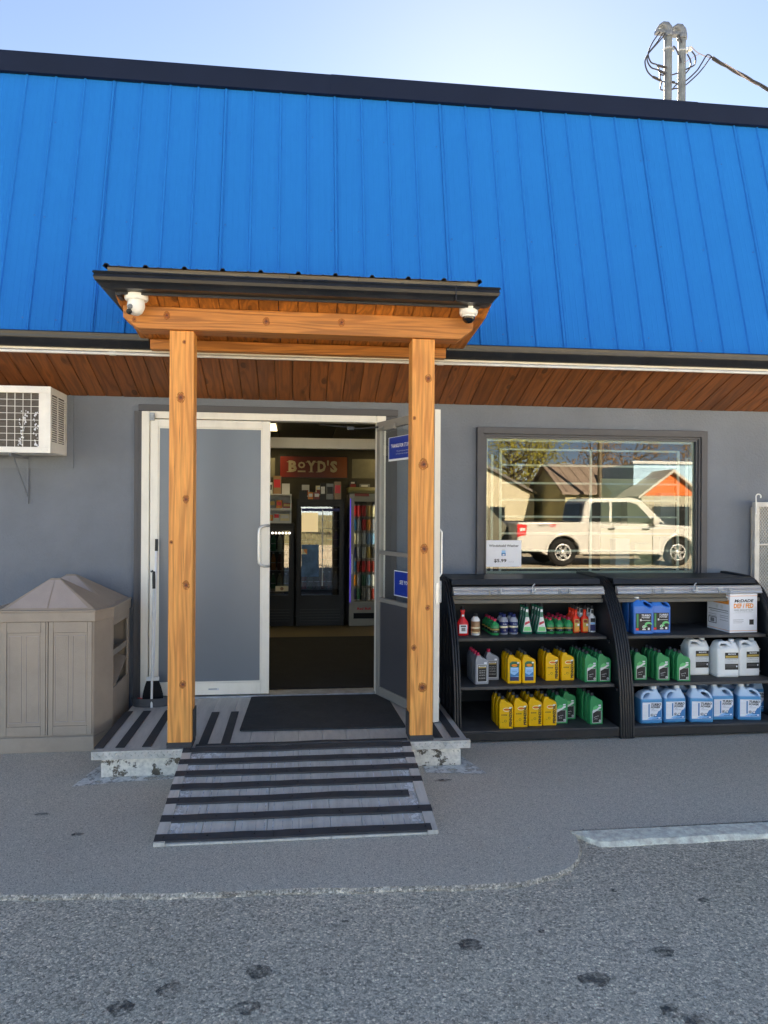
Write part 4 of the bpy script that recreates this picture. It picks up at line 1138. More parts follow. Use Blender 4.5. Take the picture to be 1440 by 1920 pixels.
A(w, 'wall_trim', M['stucco'])
w = MB()
for x, z in ((hx - .02, .02), (hx - .02, H - .02), (hx - .06, .02), (hx - .06, H - .02)): w.lathe([(.003, 0), (.003, .001), (0, .0015)], (x, yf - .007, z), 8)
A(w, 'screw', M['galv'])

# ================================================================== TRASH UNIT
tb = thing('trash_bin', 'large taupe plastic double trash bin with twin pyramid lids beside the platform', 'trash bin', (-1.63, 5.45, 0))
def Tb(mb, name, mats, bevel=0.0, parent=None):
    o = mb.build(name, mats, parent or tb, bevel)
    if parent is None: o.location = (1.63, -5.45, 0)
    return o
w = MB()
xr, xl = -1.255, -2.005
w.box(-1.935, -1.335, 5.10, 5.118, .0, .875)
w.prism_z([(-1.334, 5.10), (xr, 5.265), (xr - .016, 5.27), (-1.345, 5.119)], 0, .875)
w.prism_z([(-1.936, 5.10), (-1.925, 5.119), (xl + .016, 5.27), (xl, 5.265)], 0, .875)
w.box(xl, xl + .016, 5.271, 5.78, 0, .875); w.box(xl + .0165, xr - .0165, 5.765, 5.78, 0, .875)
w.box(xr - .016, xr, 5.271, 5.295, 0, .875); w.box(xr - .016, xr, 5.73, 5.78, 0, .875)
w.box(xr - .016, xr, 5.2955, 5.7295, .80, .875); w.box(xr - .016, xr, 5.2955, 5.7295, 0, .37)
Tb(w, 'body', M['tan'], .004)
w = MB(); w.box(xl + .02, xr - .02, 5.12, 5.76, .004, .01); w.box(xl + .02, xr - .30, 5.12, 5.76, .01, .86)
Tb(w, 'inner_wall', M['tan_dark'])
w = MB(); w.box(xr - .28, xr - .005, 5.30, 5.725, .585, .60); w.box(xr - .012, xr - .002, 5.30, 5.725, .6005, .63); Tb(w, 'shelf', M['tan'], .003)
w = MB(); w.add([(xr - .004, 5.70, .50), (xr - .004, 5.35, .36), (xr - .2, 5.35, .30), (xr - .2, 5.70, .56), (xr - .004, 5.70, .512), (xr - .004, 5.35, .372), (xr - .2, 5.35, .312), (xr - .2, 5.70, .572)], [(0, 1, 2, 3), (7, 6, 5, 4), (0, 4, 5, 1), (1, 5, 6, 2), (2, 6, 7, 3), (3, 7, 4, 0)])
Tb(w, 'flap', M['tan'])
# front doors with raised frames
for a, b in ((-1.915, -1.640), (-1.622, -1.345)):
    w = MB()
    w.box(a, a + .03, 5.090, 5.0995, .11, .86); w.box(b - .03, b, 5.090, 5.0995, .11, .86); w.box(a + .0305, b - .0305, 5.090, 5.0995, .79, .86); w.box(a + .0305, b - .0305, 5.090, 5.0995, .11, .17)
    w.box(a + .0305, b - .0305, 5.0945, 5.0996, .1705, .7895)
    d = Tb(w, 'door', M['tan'], .003)
    m_ = (a + b) / 2
    w = MB()
    for x0, x1 in ((a + .042, m_ - .014), (m_ + .014, b - .042)):
        for q in ((x0, x1, .195, .199), (x0, x1, .765, .769), (x0, x0 + .003, .199, .765), (x1 - .003, x1, .199, .765)): w.box(q[0], q[1], 5.0915, 5.0944, q[2], q[3])
    w.build('moulding', M['tan_light'], d)
w = MB(); w.box(-1.95, -1.33, 5.082, 5.0895, .0, .10); w.prism_z([(-1.329, 5.082), (xr + .006, 5.255), (xr + .001, 5.262), (-1.3335, 5.098)], 0, .10); Tb(w, 'plinth', M['tan'], .003)
w = MB(); w.box(-1.636, -1.626, 5.088, 5.0995, .11, .86); Tb(w, 'door_seam', M['tan'])
# lid
hexo = [(-1.95, 5.075), (-1.32, 5.075), (xr + .015, 5.26), (xr + .015, 5.795), (xl - .015, 5.795), (xl - .015, 5.26)]
hexi = [(-1.945, 5.082), (-1.325, 5.082), (xr + .008, 5.265), (xr + .008, 5.79), (xl - .008, 5.79), (xl - .008, 5.265)]
lid = MB(); lid.prism_z(hexi, .862, .925)
v = [(x, y, .9255) for x, y in hexo] + [(x, y, .937) for x, y in hexi]; lid.prism_z(hexo, .9255, .938)
lid_o = Tb(lid, 'lid', M['tan'], .004)
for i, (yc, hy, dz) in enumerate(((5.268, .172, 0), (5.615, .168, -.002))):
    w = MB(); zb_ = .9385; za = 1.135 + dz; cx = -1.632
    B0 = [(cx - .305, yc - hy, zb_), (cx + .305, yc - hy, zb_), (cx + .375 if i else cx + .365, yc + hy, zb_), (cx - .365, yc + hy, zb_)]
    T0 = [(cx - .03, yc - .012, za), (cx + .03, yc - .012, za), (cx + .03, yc + .012, za), (cx - .03, yc + .012, za)]
    w.add(B0 + T0, [(4, 5, 6, 7), (0, 1, 5, 4), (1, 2, 6, 5), (2, 3, 7, 6), (3, 0, 4, 7)])
    o = w.build('pyramid', M['tan'], lid_o, .006)
    # raised panel on the front slope
    def L(u, t): 
        a = Vector(B0[0]).lerp(Vector(B0[1]), u); b = Vector(T0[0]).lerp(Vector(T0[1]), u); q = a.lerp(b, t)
        return (q.x, q.y - .004, q.z + .002)
    for ua, ub in ((.06, .492), (.508, .94)):
        w = MB(); w.add([L(ua, .05), L(ub, .05), L(.5 + (ub - .5) * .9, .93), L(.5 + (ua - .5) * .9, .93)], [(0, 1, 2, 3)])
        w.build('panel', M['tan_light'], lid_o)

# ================================================================== BROOM AND DUSTPAN
br = thing('dustpan', 'grey upright dustpan with black handle grip leaning against the door frame', 'dustpan', (-1.05, 5.60, ZP + .002))
w = MB()
prof = []
v = []
nn = 12
for i in range(nn + 1):
    q = math.pi * i / nn
    v += [(.135 * math.cos(q), -.075 * math.sin(q) - .01, 0), (.150 * math.cos(q), -.085 * math.sin(q) - .01, .062), (.143 * math.cos(q), -.079 * math.sin(q) - .01, .064), (.128 * math.cos(q), -.069 * math.sin(q) - .01, .004)]
w.add(v, [(i * 4 + j, (i + 1) * 4 + j, (i + 1) * 4 + j + 1, i * 4 + j + 1) for i in range(nn) for j in range(3)])
w.add([(.135 * math.cos(math.pi * i / nn), -.075 * math.sin(math.pi * i / nn) - .01, .003) for i in range(nn + 1)], [tuple(range(nn + 1))])
w.build('pan', simple('dark_grey_pan', '#3c3e42', .5), br)
w = MB(); w.tube([(.012, -.09, .0), (.010, -.075, .10), (.0, .04, .85)], .0085, 10); w.build('shaft', M['conduit'], br)
w = MB(); w.tube([(.0, .04, .852), (-.002, .045, .92), (-.003, .047, .98)], [.011, .012, .010], 10); w.tube([(-.003, .047, .965), (-.012, .045, .985), (-.022, .043, .975)], .008, 8); w.build('grip', M['ink'], br)
bo = thing('broom', 'black bristled broom with white pole propped upright in the dustpan', 'broom', (-1.05, 5.615, ZP + .03))
w = MB(); v = []
for z, a, b in ((.0, .078, .022), (.05, .072, .02), (.10, .06, .018), (.145, .045, .014)):
    for i in range(12):
        q = 2 * math.pi * i / 12; v.append((a * math.cos(q), b * math.sin(q) + .01 * (1 - z / .145), z))
w.add(v, [(j * 12 + i, j * 12 + (i + 1) % 12, (j + 1) * 12 + (i + 1) % 12, (j + 1) * 12 + i) for j in range(3) for i in range(12)], 0, True)
rb = random.Random(2)
for _ in range(160):
    x = rb.uniform(-.07, .07); w.add([(x * .6 - .001, -.02, .13), (x * .6 + .001, -.02, .13), (x + rb.uniform(-.006, .006), -.03, rb.uniform(-.008, .005))], [(0, 1, 2)])
w.build('bristles', simple('black_bristles', '#101114', .9, var=.3, scale=200, stretch=(1, 1, .1)), bo)
w = MB(); w.box(-.045, .045, -.012, .014, .146, .175); w.build('cap', M['lgrey'], bo, .004)
w = MB(); w.tube([(0, .0, .175), (.0, .055, .62), (.0, .11, 1.10)], .0095, 10); w.build('pole', M['paper'], bo)
w = MB(); w.tube([(.0, .1105, 1.10), (.0, .118, 1.19)], .0115, 10); w.build('grip', M['ink'], bo)

# ================================================================== DISPLAY CASES
M['rolled'] = simple('dull_shutter_slats', '#5e5b54', .55, var=.06)
def case(x0, x1, label):
    t = thing('display_case', label, 'display case', ((x0 + x1) / 2, 5.5, 0), group='black roll-top display cases under the window')
    cx = (x0 + x1) / 2
    def D(mb, name, mats, bevel=0.0, parent=None):
        o = mb.build(name, mats, parent or t, bevel)
        if parent is None: o.location = (-cx, -5.5, 0)
        return o
    arc = [(4.985, .004), (4.99, .15), (5.005, .32), (5.035, .50), (5.085, .66), (5.15, .80), (5.235, .925), (5.33, 1.02), (5.42, 1.078), (5.50, 1.105)]
    prof = arc + [(5.83, 1.112), (5.83, .004)]
    for s_, xa in ((-1, x0), (1, x1 - .052)):
        w = MB(); w.prism_x([(y + .02 if y < 5.5 else y, min(z, 1.095)) for y, z in prof], xa + .013, xa + .039)
        sp = D(w, 'side_panel', M['black'], .003)
        # curved rim of three parallel ribs
        w = MB()
        for xo in (0, .0185, .037):
            v = []
            n = len(arc)
            full = arc + [(5.83, 1.115)]
            for i, (y, z) in enumerate(full):
                a = Vector(full[max(i - 1, 0)]); b = Vector(full[min(i + 1, len(full) - 1)]); tt = (b - a).normalized(); nn_ = Vector((-tt.y, tt.x))
                for x, d in ((xa + xo, -.028), (xa + xo, .002), (xa + xo + .003, .006), (xa + xo + .012, .006), (xa + xo + .015, .002), (xa + xo + .015, -.028)): v.append((x, y + nn_.x * d, max(z + nn_.y * d, .002)))
            m = len(full)
            w.add(v, [(i * 6 + j, (i + 1) * 6 + j, (i + 1) * 6 + (j + 1) % 6, i * 6 + (j + 1) % 6) for i in range(m - 1) for j in range(6)])
        w.build('rim', M['black'], sp)
        # embossed ribs on both faces of the side panel
        w = MB()
        for k in range(5):
            y = 5.18 + k * .11
            for z0_, z1_ in ((.06, .42), (.50, .86 if k > 0 else .70)):
                for xx in ((xa + .0085, xa + .013), (xa + .039, xa + .0435)):
                    if s_ == -1 and xx[0] > xa + .02: continue
                    if s_ == 1 and xx[0] < xa + .02: continue
                    w.box(xx[0], xx[1], y, y + .02, z0_, z1_)
        w.build('emboss', M['black'], sp)
    a, b = x0 + .0525, x1 - .0525
    w = MB(); w.box(a, b, 5.80, 5.83, .03, 1.08); D(w, 'back_panel', M['dark_in'])
    w = MB(); w.box(a, b, 5.0, 5.7995, .02, .08); D(w, 'floor', M['black_dusty'], .004)
    w = MB(); w.box(a, b, 4.992, 5.012, .012, .072); D(w, 'kick_rail', M['black'], .004)
    for nm, zt_, yf_ in (('shelf', .69, 5.215), ('shelf', .37, 5.075)):
        w = MB(); w.box(a + .004, b - .004, yf_, 5.79, zt_ - .022, zt_)
        x = a + .03
        sh_ = D(w, nm, M['black_dusty'], .003)
        for xx in (a, b - .012):
            w = MB(); w.box(xx, xx + .012, yf_ - .05, 5.5, zt_ - .04, zt_ - .0225); w.build('bracket', M['black'], sh_)
    w = MB(); w.box(a, b, 5.36, 5.83, 1.083, 1.104); w.prism_x([(5.355, 1.055), (5.345, 1.065), (5.36, 1.102), (5.375, 1.102), (5.375, 1.055)], a, b); D(w, 'top_panel', M['black'], .002)
    w = MB(); w.prism_x([(5.275, .992), (5.262, 1.0), (5.272, 1.012), (5.268, 1.022), (5.285, 1.036), (5.283, 1.044), (5.30, 1.052), (5.32, 1.052), (5.315, 1.0)], a, b)
    rl = D(w, 'shutter_rail', M['silver'])
    w = MB(); w.prism_x([(5.30, .93), (5.295, .955), (5.32, .96), (5.315, .985), (5.34, .99), (5.36, .985), (5.355, .94)], a, b); w.box(a, b, 5.36, 5.5, .935, .98); D(w, 'rolled_shutter', M['rolled'])
    for f_ in (.27, .73):
        xc = a + (b - a) * f_
        w = MB(); w.box(xc - .046, xc - .03, 5.255, 5.27, 1.002, 1.034); w.box(xc + .03, xc + .046, 5.255, 5.27, 1.002, 1.034)
        w.tube([(xc - .038, 5.262, 1.03), (xc - .034, 5.24, 1.008), (xc + .034, 5.24, 1.008), (xc + .038, 5.262, 1.03)], .0035, 6); w.build('handle', M['galv'], rl)
    xc = a + (b - a) * .515
    w = MB(); w.lathe([(.0, -.01), (.024, -.006), (.024, .006), (0, .012)], (xc, 5.25, 1.02), 14, sy=.6); w.tube([(xc - .004, 5.25, 1.02), (xc - .006, 5.245, 1.06), (xc + .012, 5.245, 1.078)], .005, 6)
    w.box(xc + .004, xc + .018, 5.235, 5.246, 1.025, 1.045); w.build('lock', M['galv'], rl)
    return t
case(1.09, 2.342, 'black roll-top display case on the left, filled with oil and additive bottles')
case(2.344, 3.606, 'black roll-top display case on the right, filled with jugs of washer fluid')

# ---------------- bottles
YD = -1
def lab(parent, polys, y, mats, name='label'):
    w = MB()
    for pts, yy, mi in polys: w.poly(pts, y - .0004 * yy, mi)
    return w.build(name, mats, parent)
def box4(x0, x1, z0, z1): return [(x0, z0), (x1, z0), (x1, z1), (x0, z1)]
def ell(cx, cz, a, b, n=14): return [(cx + a * math.cos(2 * math.pi * i / n), cz + b * math.sin(2 * math.pi * i / n)) for i in range(n)]
quart_out = rounded([(-.05, 0), (.05, 0), (.05, .152), (.044, .170), (.018, .184), (-.006, .192), (-.010, .205), (-.038, .205), (-.042, .192), (-.05, .172)], .007, 3)
quart_me = outline('quart', [quart_out], .060, .006, 2)
def recolour(me, mat_):
    m = me.copy(); m.materials.clear(); m.materials.append(mat_)
    for p_ in m.polygons: p_.material_index = 0
    return m
def capm(c, x, z, r=.0135, h=.022): return MB().lathe([(r * 1.05, 0), (r * 1.05, .004), (r, .005), (r, h - .002), (r * .85, h), (0, h)], (x, 0, z), 14).mesh('cap', M[c])
def quart(body, cap, style):
    t = thing('bottle', None, None)
    link('body', recolour(quart_me, M[body]), t); link('cap', capm(cap, -.024, .203), t)
    y = -.0312
    if style == 'penn':
        lab(t, [(ell(.002, .135, .026, .014), 0, 0), (ell(.002, .135, .021, .010), 1, 1), (box4(-.02, .024, .132, .138), 2, 2), (box4(-.034, .004, .093, .101), 0, 3), (box4(-.03, 0, .095, .099), 1, 1),
                (ell(-.006, .055, .0085, .0085), 0, 3), (ell(-.006, .055, .0065, .0065), 1, 1), (box4(-.03, -.02, .045, .047), 0, 3), (box4(.02, .04, .143, .153), 3, 4)], y, [M['cream'], M['yellow'], M['red'], M['ink'], M['paper']])
        text('PENNZOIL', .0185, M['ink'], t, (.031, y - .0022, .083), width=.132, bold=.06, rot=(0, R(-90), 0))
        text('10W-30', .004, M['ink'], t, (-.012, y - .0008, .097), width=.022)
    elif style == 'pennblue':
        pts = [(-.033, .02), (.033, .02), (.033, .148), (.018, .160), (-.018, .160), (-.033, .148)]
        lab(t, [(pts, 0, 5), ([(-.030, .023), (.030, .023), (.030, .118), (-.030, .118)], 1, 4), (box4(-.03, .03, .023, .05), 2, 6), ([(-.03, .05), (.03, .055), (.03, .085), (.0, .062), (-.03, .075)], 2, 0), (ell(0, .132, .026, .014), 2, 2), (ell(0, .132, .022, .010), 3, 3),
                (box4(-.02, .02, .129, .135), 4, 7), (box4(.018, .034, .145, .155), 4, 8)], y, [M['mblue'], M['yellow'], M['ink'], M['yellow'], M['lblue'], M['teal'], M['navyp'], M['red'], M['paper']])
        text('PLATINUM', .006, M['paper'], t, (0, y - .0022, .108), width=.044)
        text('5W-20', .007, M['navyp'], t, (0, y - .0022, .088), width=.03)
    elif style == 'castrol':
        lab(t, [(box4(-.034, .036, .012, .100), 0, 1), (box4(-.031, .033, .015, .098), 1, 0), ([(-.031, .082), (.033, .118), (.033, .128), (.01, .13), (-.03, .112)], 2, 1), ([(-.028, .105), (.0, .112), (.02, .13), (-.01, .138), (-.03, .122)], 3, 2),
                ([(-.031, .015), (.033, .015), (.033, .102), (-.031, .066)], 3, 0), (ell(.024, .026, .008, .008), 4, 1), (ell(.024, .026, .005, .005), 5, 3), (box4(.012, .032, .133, .142), 4, 4)], y, [M['ink'], M['lgrey'], M['lgreen'], M['grey'], M['paper']])
        text('MOTOR OIL', .006, M['paper'], t, (-.004, y - .0026, .058), width=.036, rot=(0, R(-14), 0)); text('10W-40', .006, M['lgrey'], t, (-.008, y - .0026, .042), width=.024)
    elif style == 'mcdade':
        lab(t, [(box4(-.036, .036, .018, .142), 0, 0), (box4(-.033, .033, .021, .139), 1, 1), (box4(-.028, .028, .126, .134), 2, 0), (box4(-.028, .028, .117, .124), 2, 2), (box4(.014, .034, .146, .158), 2, 3)], y, [M['lgrey'], M['ink'], M['gold'], M['paper']])
        text('McDADE', .005, M['ink'], t, (0, y - .0016, .130), width=.034, bold=.03)
        for z, s_ in ((.098, 'SAE 10W-30'), (.083, 'MOTOR OIL'), (.066, 'SYNTHETIC'), (.045, 'ENGINE')): text(s_, .0055, M['lgrey'], t, (0, y - .0016, z), width=.046)
    return t
protos = {}
protos['yellow'] = quart('yellow', 'ink', 'penn'); protos['yblue'] = quart('yellow', 'ink', 'pennblue')
protos['green'] = quart('green', 'ink', 'castrol'); protos['grey'] = quart('greyb', 'redcap', 'mcdade')
def lathe_bottle(bodyprof, body, capc, cz, cr, ch, sy=1.0, labels=(), lmats=(), wrap=None):
    t = thing('bottle', None, None)
    MB().lathe(bodyprof, n=20, sy=sy).build('body', M[body], t)
    link('cap', capm(capc, 0, cz, cr, ch), t)
    for (z0, z1, r, c) in labels:       # wrap-round label
        MB().lathe([(r, z0), (r + .0006, z0 + .0005), (r + .0006, z1 - .0005), (r, z1)], n=20, sy=sy).build('label', M[c], t)
    return t
t = lathe_bottle([(.030, 0), (.034, .004), (.034, .065), (.031, .078), (.018, .092), (.013, .098), (.013, .104)], 'green', 'redcap', .102, .0135, .020, 1, [(.018, .052, .0342, 'ink'), (.038, .048, .0350, 'gold')])
text('STP', .006, M['paper'], t, (0, -.0362, .028), width=.022); protos['sgreen'] = t
t = lathe_bottle([(.030, 0), (.033, .004), (.033, .098), (.031, .105), (.020, .125), (.016, .13)], 'tin', 'navyp', .128, .017, .022, 1, [(.012, .094, .0332, 'navyp'), (.05, .064, .034, 'cream')])
text('FUEL', .008, M['paper'], t, (0, -.0352, .078), width=.03); text('OIL', .012, M['lgrey'], t, (0, -.0352, .032), width=.022); protos['sblue'] = t
t = lathe_bottle([(.030, 0), (.033, .004), (.033, .110), (.030, .120), (.018, .135), (.015, .14)], 'jug', 'ink', .139, .0165, .018, 1, [(.016, .104, .0332, 'brown'), (.05, .062, .034, 'cream'), (.02, .026, .034, 'cream')])
protos['swhite'] = t
t = lathe_bottle([(.040, 0), (.044, .005), (.044, .085), (.040, .100), (.020, .125), (.014, .14), (.014, .165), (.018, .18), (.017, .19)], 'redp', 'ink', .188, .013, .022, .62)
lab(t, [(box4(-.03, .03, .018, .082), 0, 0), (box4(-.02, .02, .066, .076), 1, 1), (box4(-.014, .016, .034, .060), 1, 2)], -.0282, [M['paper'], M['ink'], M['grey']]); lab(t, [(box4(-.008, .010, .140, .154), 0, 0)], -.0095, [M['paper']], 'price_tag'); protos['sred'] = t
t = lathe_bottle([(.027, 0), (.030, .005), (.030, .105), (.027, .118), (.014, .130), (.0125, .14), (.0115, .178)], 'orangep', 'ink', .177, .013, .026, .8)
lab(t, [(box4(-.02, .02, .012, .098), 0, 0), (ell(0, .098, .02, .009), 0, 0), (box4(-.017, .017, .015, .045), 1, 1), (box4(-.014, .014, .078, .1), 1, 2), (box4(.004, .02, .055, .07), 2, 3)], -.0252, [M['gold'], M['orange'], M['darkred'], M['paper']]); protos['orange'] = t
t = lathe_bottle([(.027, 0), (.030, .005), (.030, .105), (.027, .118), (.014, .130), (.0125, .14), (.0115, .178)], 'jug', 'ink', .177, .013, .026, .8)
lab(t, [(box4(-.02, .02, .012, .06), 0, 0), (box4(-.018, .018, .078, .108), 0, 1), (box4(-.018, .018, .062, .076), 0, 2)], -.0252, [M['navyp'], M['ink'], M['lblue']]); lab(t, [(box4(-.008, .006, .143, .172), 0, 0)], -.0112, [M['ink']], 'neck_label'); protos['white'] = t
# tall tapering green bottle
t = thing('bottle', None, None)
w = MB(); v = []
for z, a, b in ((0, .040, .02), (.006, .044, .024), (.02, .044, .024), (.14, .016, .017), (.185, .0125, .0125), (.205, .0125, .0125)):
    for i in range(16):
        q = 2 * math.pi * i / 16; cx_, sx_ = math.cos(q), math.sin(q)
        v.append((a * abs(cx_) ** .6 * (1 if cx_ > 0 else -1), b * abs(sx_) ** .6 * (1 if sx_ > 0 else -1), z))
w.add(v, [(j * 16 + i, j * 16 + (i + 1) % 16, (j + 1) * 16 + (i + 1) % 16, (j + 1) * 16 + i) for j in range(5) for i in range(16)] + [tuple(range(16))[::-1], tuple(range(80, 96))], 0, True)
w.build('body', M['teal'], t); link('cap', capm('ink', 0, .205, .0145, .028), t)
w = MB()
def yy(z): return -.0245 - .001 + (z - .02) / .12 * .007
for pts, k_, mi in (([(-.034, .02), (.034, .02), (.012, .128), (-.012, .128)], 0, 0), ([(-.03, .024), (.03, .024), (.0235, .055), (-.0235, .055)], 1, 1), ([(-.021, .066), (.02, .085), (.015, .1), (-.018, .088)], 1, 2)):
    w.add([(x, yy(z) - .0005 * k_, z) for x, z in pts], [tuple(range(len(pts)))], mi)
w.add([(x, -.0165, z) for x, z in ((-.009, .165), (.009, .165), (.009, .185), (-.009, .185))], [(0, 1, 2, 3)], 3)
w.build('label', [M['lgrey'], M['lgreen'], M['redcap'], M['paper']], t); protos['tall'] = t

def taper(me, z0, z1, s_):
    for v_ in me.vertices:
        if v_.co.z > z0: v_.co.y *= 1 - (1 - s_) * min((v_.co.z - z0) / (z1 - z0), 1)
jo = rounded([(-.085, 0), (.085, 0), (.085, .200), (.078, .235), (.055, .262), (.025, .276), (-.005, .272), (-.022, .262), (-.024, .283), (-.060, .283), (-.063, .262), (-.078, .235), (-.085, .205)], .013, 4)
jh = rounded([(.000, .252), (.022, .256), (.045, .245), (.062, .225), (.062, .212), (.044, .214), (.015, .232)], .008, 3)
jug_me = outline('jug', [jo, jh], .125, .016, 3); taper(jug_me, .20, .285, .42)
def washer(mir):
    t = thing('jug', None, None)
    me = recolour(jug_me, M['washer'])
    if mir: me.transform(Matrix.Scale(-1, 4, (1, 0, 0))); me.flip_normals()
    link('body', me, t); sx = -1 if mir else 1
    link('cap', capm('white', -.042 * sx, .280, .021, .026), t)
    y = -.0632
    lab(t, [(box4(-.074, .076, .035, .182), 0, 0), ([(-.02, .037), (.075, .037), (.075, .135), (.062, .112), (.05, .108), (.04, .085), (.015, .07)], 1, 1), ([(-.04, .038), (.0, .038), (.02, .065), (-.01, .06)], 1, 2), (box4(-.028, -.018, .06, .168), 1, 1),
            (ell(.0, .075, .012, .012), 2, 3), (ell(.0, .075, .009, .009), 3, 0), (ell(.028, .073, .011, .011), 2, 3), (ell(.028, .073, .008, .008), 3, 0), (box4(-.005, .003, .07, .08), 4, 3),
            ([(-.03, .045), (.03, .045), (.06, .055), (-.02, .055)], 2, 2), (box4(.05, .066, .045, .055), 3, 0)] +
        [(box4(-.070, -.036, .06 + k_ * .012, .063 + k_ * .012), 1, 4) for k_ in range(9)], y, [M['paper'], M['mblue'], M['lblue'], M['ink'], M['lgrey']])
    text('TURBO', .020, M['ink'], t, (.028, y - .002, .162), width=.078, bold=.05, shear=.25); text('POWER', .016, M['ink'], t, (.024, y - .002, .140), width=.072, bold=.05, shear=.25)
    text('-40°C', .006, M['navyp'], t, (.004, y - .002, .122), width=.022); text('WINDSHIELD WASHER', .004, M['navyp'], t, (.018, y - .002, .112), width=.05)
    return t
protos['washL'] = washer(True); protos['washR'] = washer(False)
def bjug():
    t = thing('jug', None, None)
    o2 = rounded([(-.08, 0), (.075, 0), (.075, .20), (.068, .225), (.035, .246), (.005, .258), (-.018, .252), (-.022, .25), (-.022, .262), (-.052, .262), (-.055, .25), (-.075, .236), (-.08, .22)], .010, 3)
    h2 = rounded([(.000, .240), (.015, .242), (.055, .218), (.058, .204), (.045, .203), (.008, .222)], .006, 3)
    me = outline('jug', [o2, h2], .10, .011, 2); taper(me, .20, .262, .5); me.materials.append(M['bluep']); link('body', me, t); link('cap', capm('white', -.037, .258, .018, .02), t)
    y = -.0507
    lab(t, [(box4(-.062, .058, .028, .158), 0, 0), (box4(-.056, -.042, .05, .154), 1, 1), (box4(-.062, -.040, .030, .046), 1, 2), (ell(.035, .072, .03, .022)[:10], 1, 3), (ell(.04, .068, .02, .011), 2, 0), (ell(.0, .056, .012, .012), 2, 4), (ell(.0, .056, .008, .008), 3, 3),
            (box4(-.012, .014, .033, .041), 2, 4), (box4(.03, .046, .033, .05), 2, 4), (box4(-.03, .05, .104, .107), 1, 4), (box4(-.03, -.018, .1, .115), 1, 4)], y, [M['ink'], M['green'], M['redp'], M['lgreen'], M['lgrey']])
    text('TURBO', .014, M['paper'], t, (.014, y - .0018, .142), width=.07, bold=.04, shear=.25); text('POWER', .011, M['lgrey'], t, (.012, y - .0018, .126), width=.062, bold=.04, shear=.25)
    return t
protos['blue'] = bjug()
def wjug():
    t = thing('jug', None, None)
    o2 = rounded([(-.088, 0), (.085, 0), (.085, .205), (.075, .24), (.072, .250), (.072, .262), (.035, .262), (.03, .25), (.005, .252), (-.005, .268), (-.055, .270), (-.072, .255), (-.088, .205)], .012, 3)
    h2 = rounded([(-.052, .232), (.005, .232), (.010, .243), (.0, .253), (-.05, .253), (-.056, .243)], .008, 3)
    me = outline('jug', [o2, h2], .13, .016, 3); taper(me, .215, .27, .55); me.materials.append(M['jug']); link('body', me, t); link('cap', capm('jug', .053, .258, .02, .022), t)
    w = MB()
    for z in (.036, .205): w.box(-.0885, .0855, -.066, .066, z, z + .003)
    for k_ in range(4): w.box(-.070 + k_ * .009, -.067 + k_ * .009, -.0665, -.060, .012, .24)
    w.build('rib', M['jug'], t)
    y = -.0672
    lab(t, [(box4(-.03, .074, .105, .188), 0, 4), (box4(-.03, .074, .145, .188), 1, 0), (box4(-.026, .072, .150, .165), 2, 1), (box4(-.03, .074, .06, .104), 1, 0), (box4(-.024, .05, .08, .082), 2, 2), (box4(-.024, .055, .09, .092), 2, 2), (ell(.062, .085, .006, .007), 2, 3)], y, [M['ink'], M['gold'], M['grey'], M['paper'], M['lgrey']])
    text('McDADE', .010, M['paper'], t, (.024, y - .0012, .177), width=.06, bold=.05); text('HYDRAULIC FLUID', .006, M['ink'], t, (.022, y - .0012, .135), width=.085); text('FLUIDE HYDRAULIQUE', .005, M['grey'], t, (.022, y - .0012, .118), width=.08)
    return t
protos['wj'] = wjug()
placed = {}
proto_used = set()
def put(key, x, y, z, label, group, cat='bottle', rz=0.0):
    if key in proto_used: o = copy_tree(protos[key])
    else: o = protos[key]; proto_used.add(key)
    for k_ in ('label', 'group'):
        if k_ in o: del o[k_]
    o.location = (x + random.uniform(-.0015, .0015), y, z + .0006); o.rotation_euler = (0, 0, rz + random.choice((random.uniform(-.03, .03), random.uniform(-.10, .10))))
    if key.startswith('wash'): o.scale = (.98, .98, .855)
    tag(o, label, cat, group); return o
rows_ = ['front', 'second', 'third', 'fourth', 'fifth', 'sixth']
def block(key, xs, y0, dy, n, z, kind, where, shelf_, grp, rz=0.0, skip=()):
    for i, x in enumerate(xs):
        nn_ = n[i] if isinstance(n, (list, tuple)) else n
        yy0 = y0[i] if isinstance(y0, (list, tuple)) else y0
        for r_ in range(nn_):
            side = '' if len(xs) == 1 else ', %s file' % (['left', 'right'][i] if len(xs) == 2 else ordn[i])
            put(key, x, yy0 + dy * r_, z, '%s%s, %s row, %s, %s' % (kind, side, rows_[r_], where, shelf_), grp, 'jug' if key in ('washL', 'washR', 'blue', 'wj') else 'bottle', rz)
TZ, MZ, BZ = .69, .37, .08
s1, s2, s3 = 'top shelf', 'middle shelf', 'case floor'
put('sred', 1.225, 5.345, TZ, 'red long-necked bottle with white label, far left on the top shelf', None)
put('swhite', 1.325, 5.35, TZ, 'white round bottle with brown label and black cap on the top shelf', None)
block('sgreen', [1.47], 5.345, .078, 4, TZ, 'small green bottle with red cap', 'left of tins', s1, 'small green bottles with red caps')
block('sblue', [1.548, 1.622], 5.375, .078, 2, TZ, 'navy and silver tin with blue cap', 'beside tall greens', s1, 'navy tins')
block('tall', [1.725, 1.833], [5.375, 5.365], .062, [3, 4], TZ, 'tall tapering green bottle', 'in the middle', s1, 'tall green bottles')
block('sgreen', [1.905, 1.978, 2.05], 5.375, .078, 4, TZ, 'small green bottle with red cap', 'beside orange bottles', s1, 'small green bottles with red caps')
block('orange', [2.118, 2.185], 5.395, .064, [3, 1], TZ, 'orange red bottle with black cap', 'near right end', s1, 'orange red bottles')
block('white', [2.185, 2.252], [5.46, 5.415], .064, [2, 3], TZ, 'white bottle with navy label', 'at right end', s1, 'white bottles with black caps')
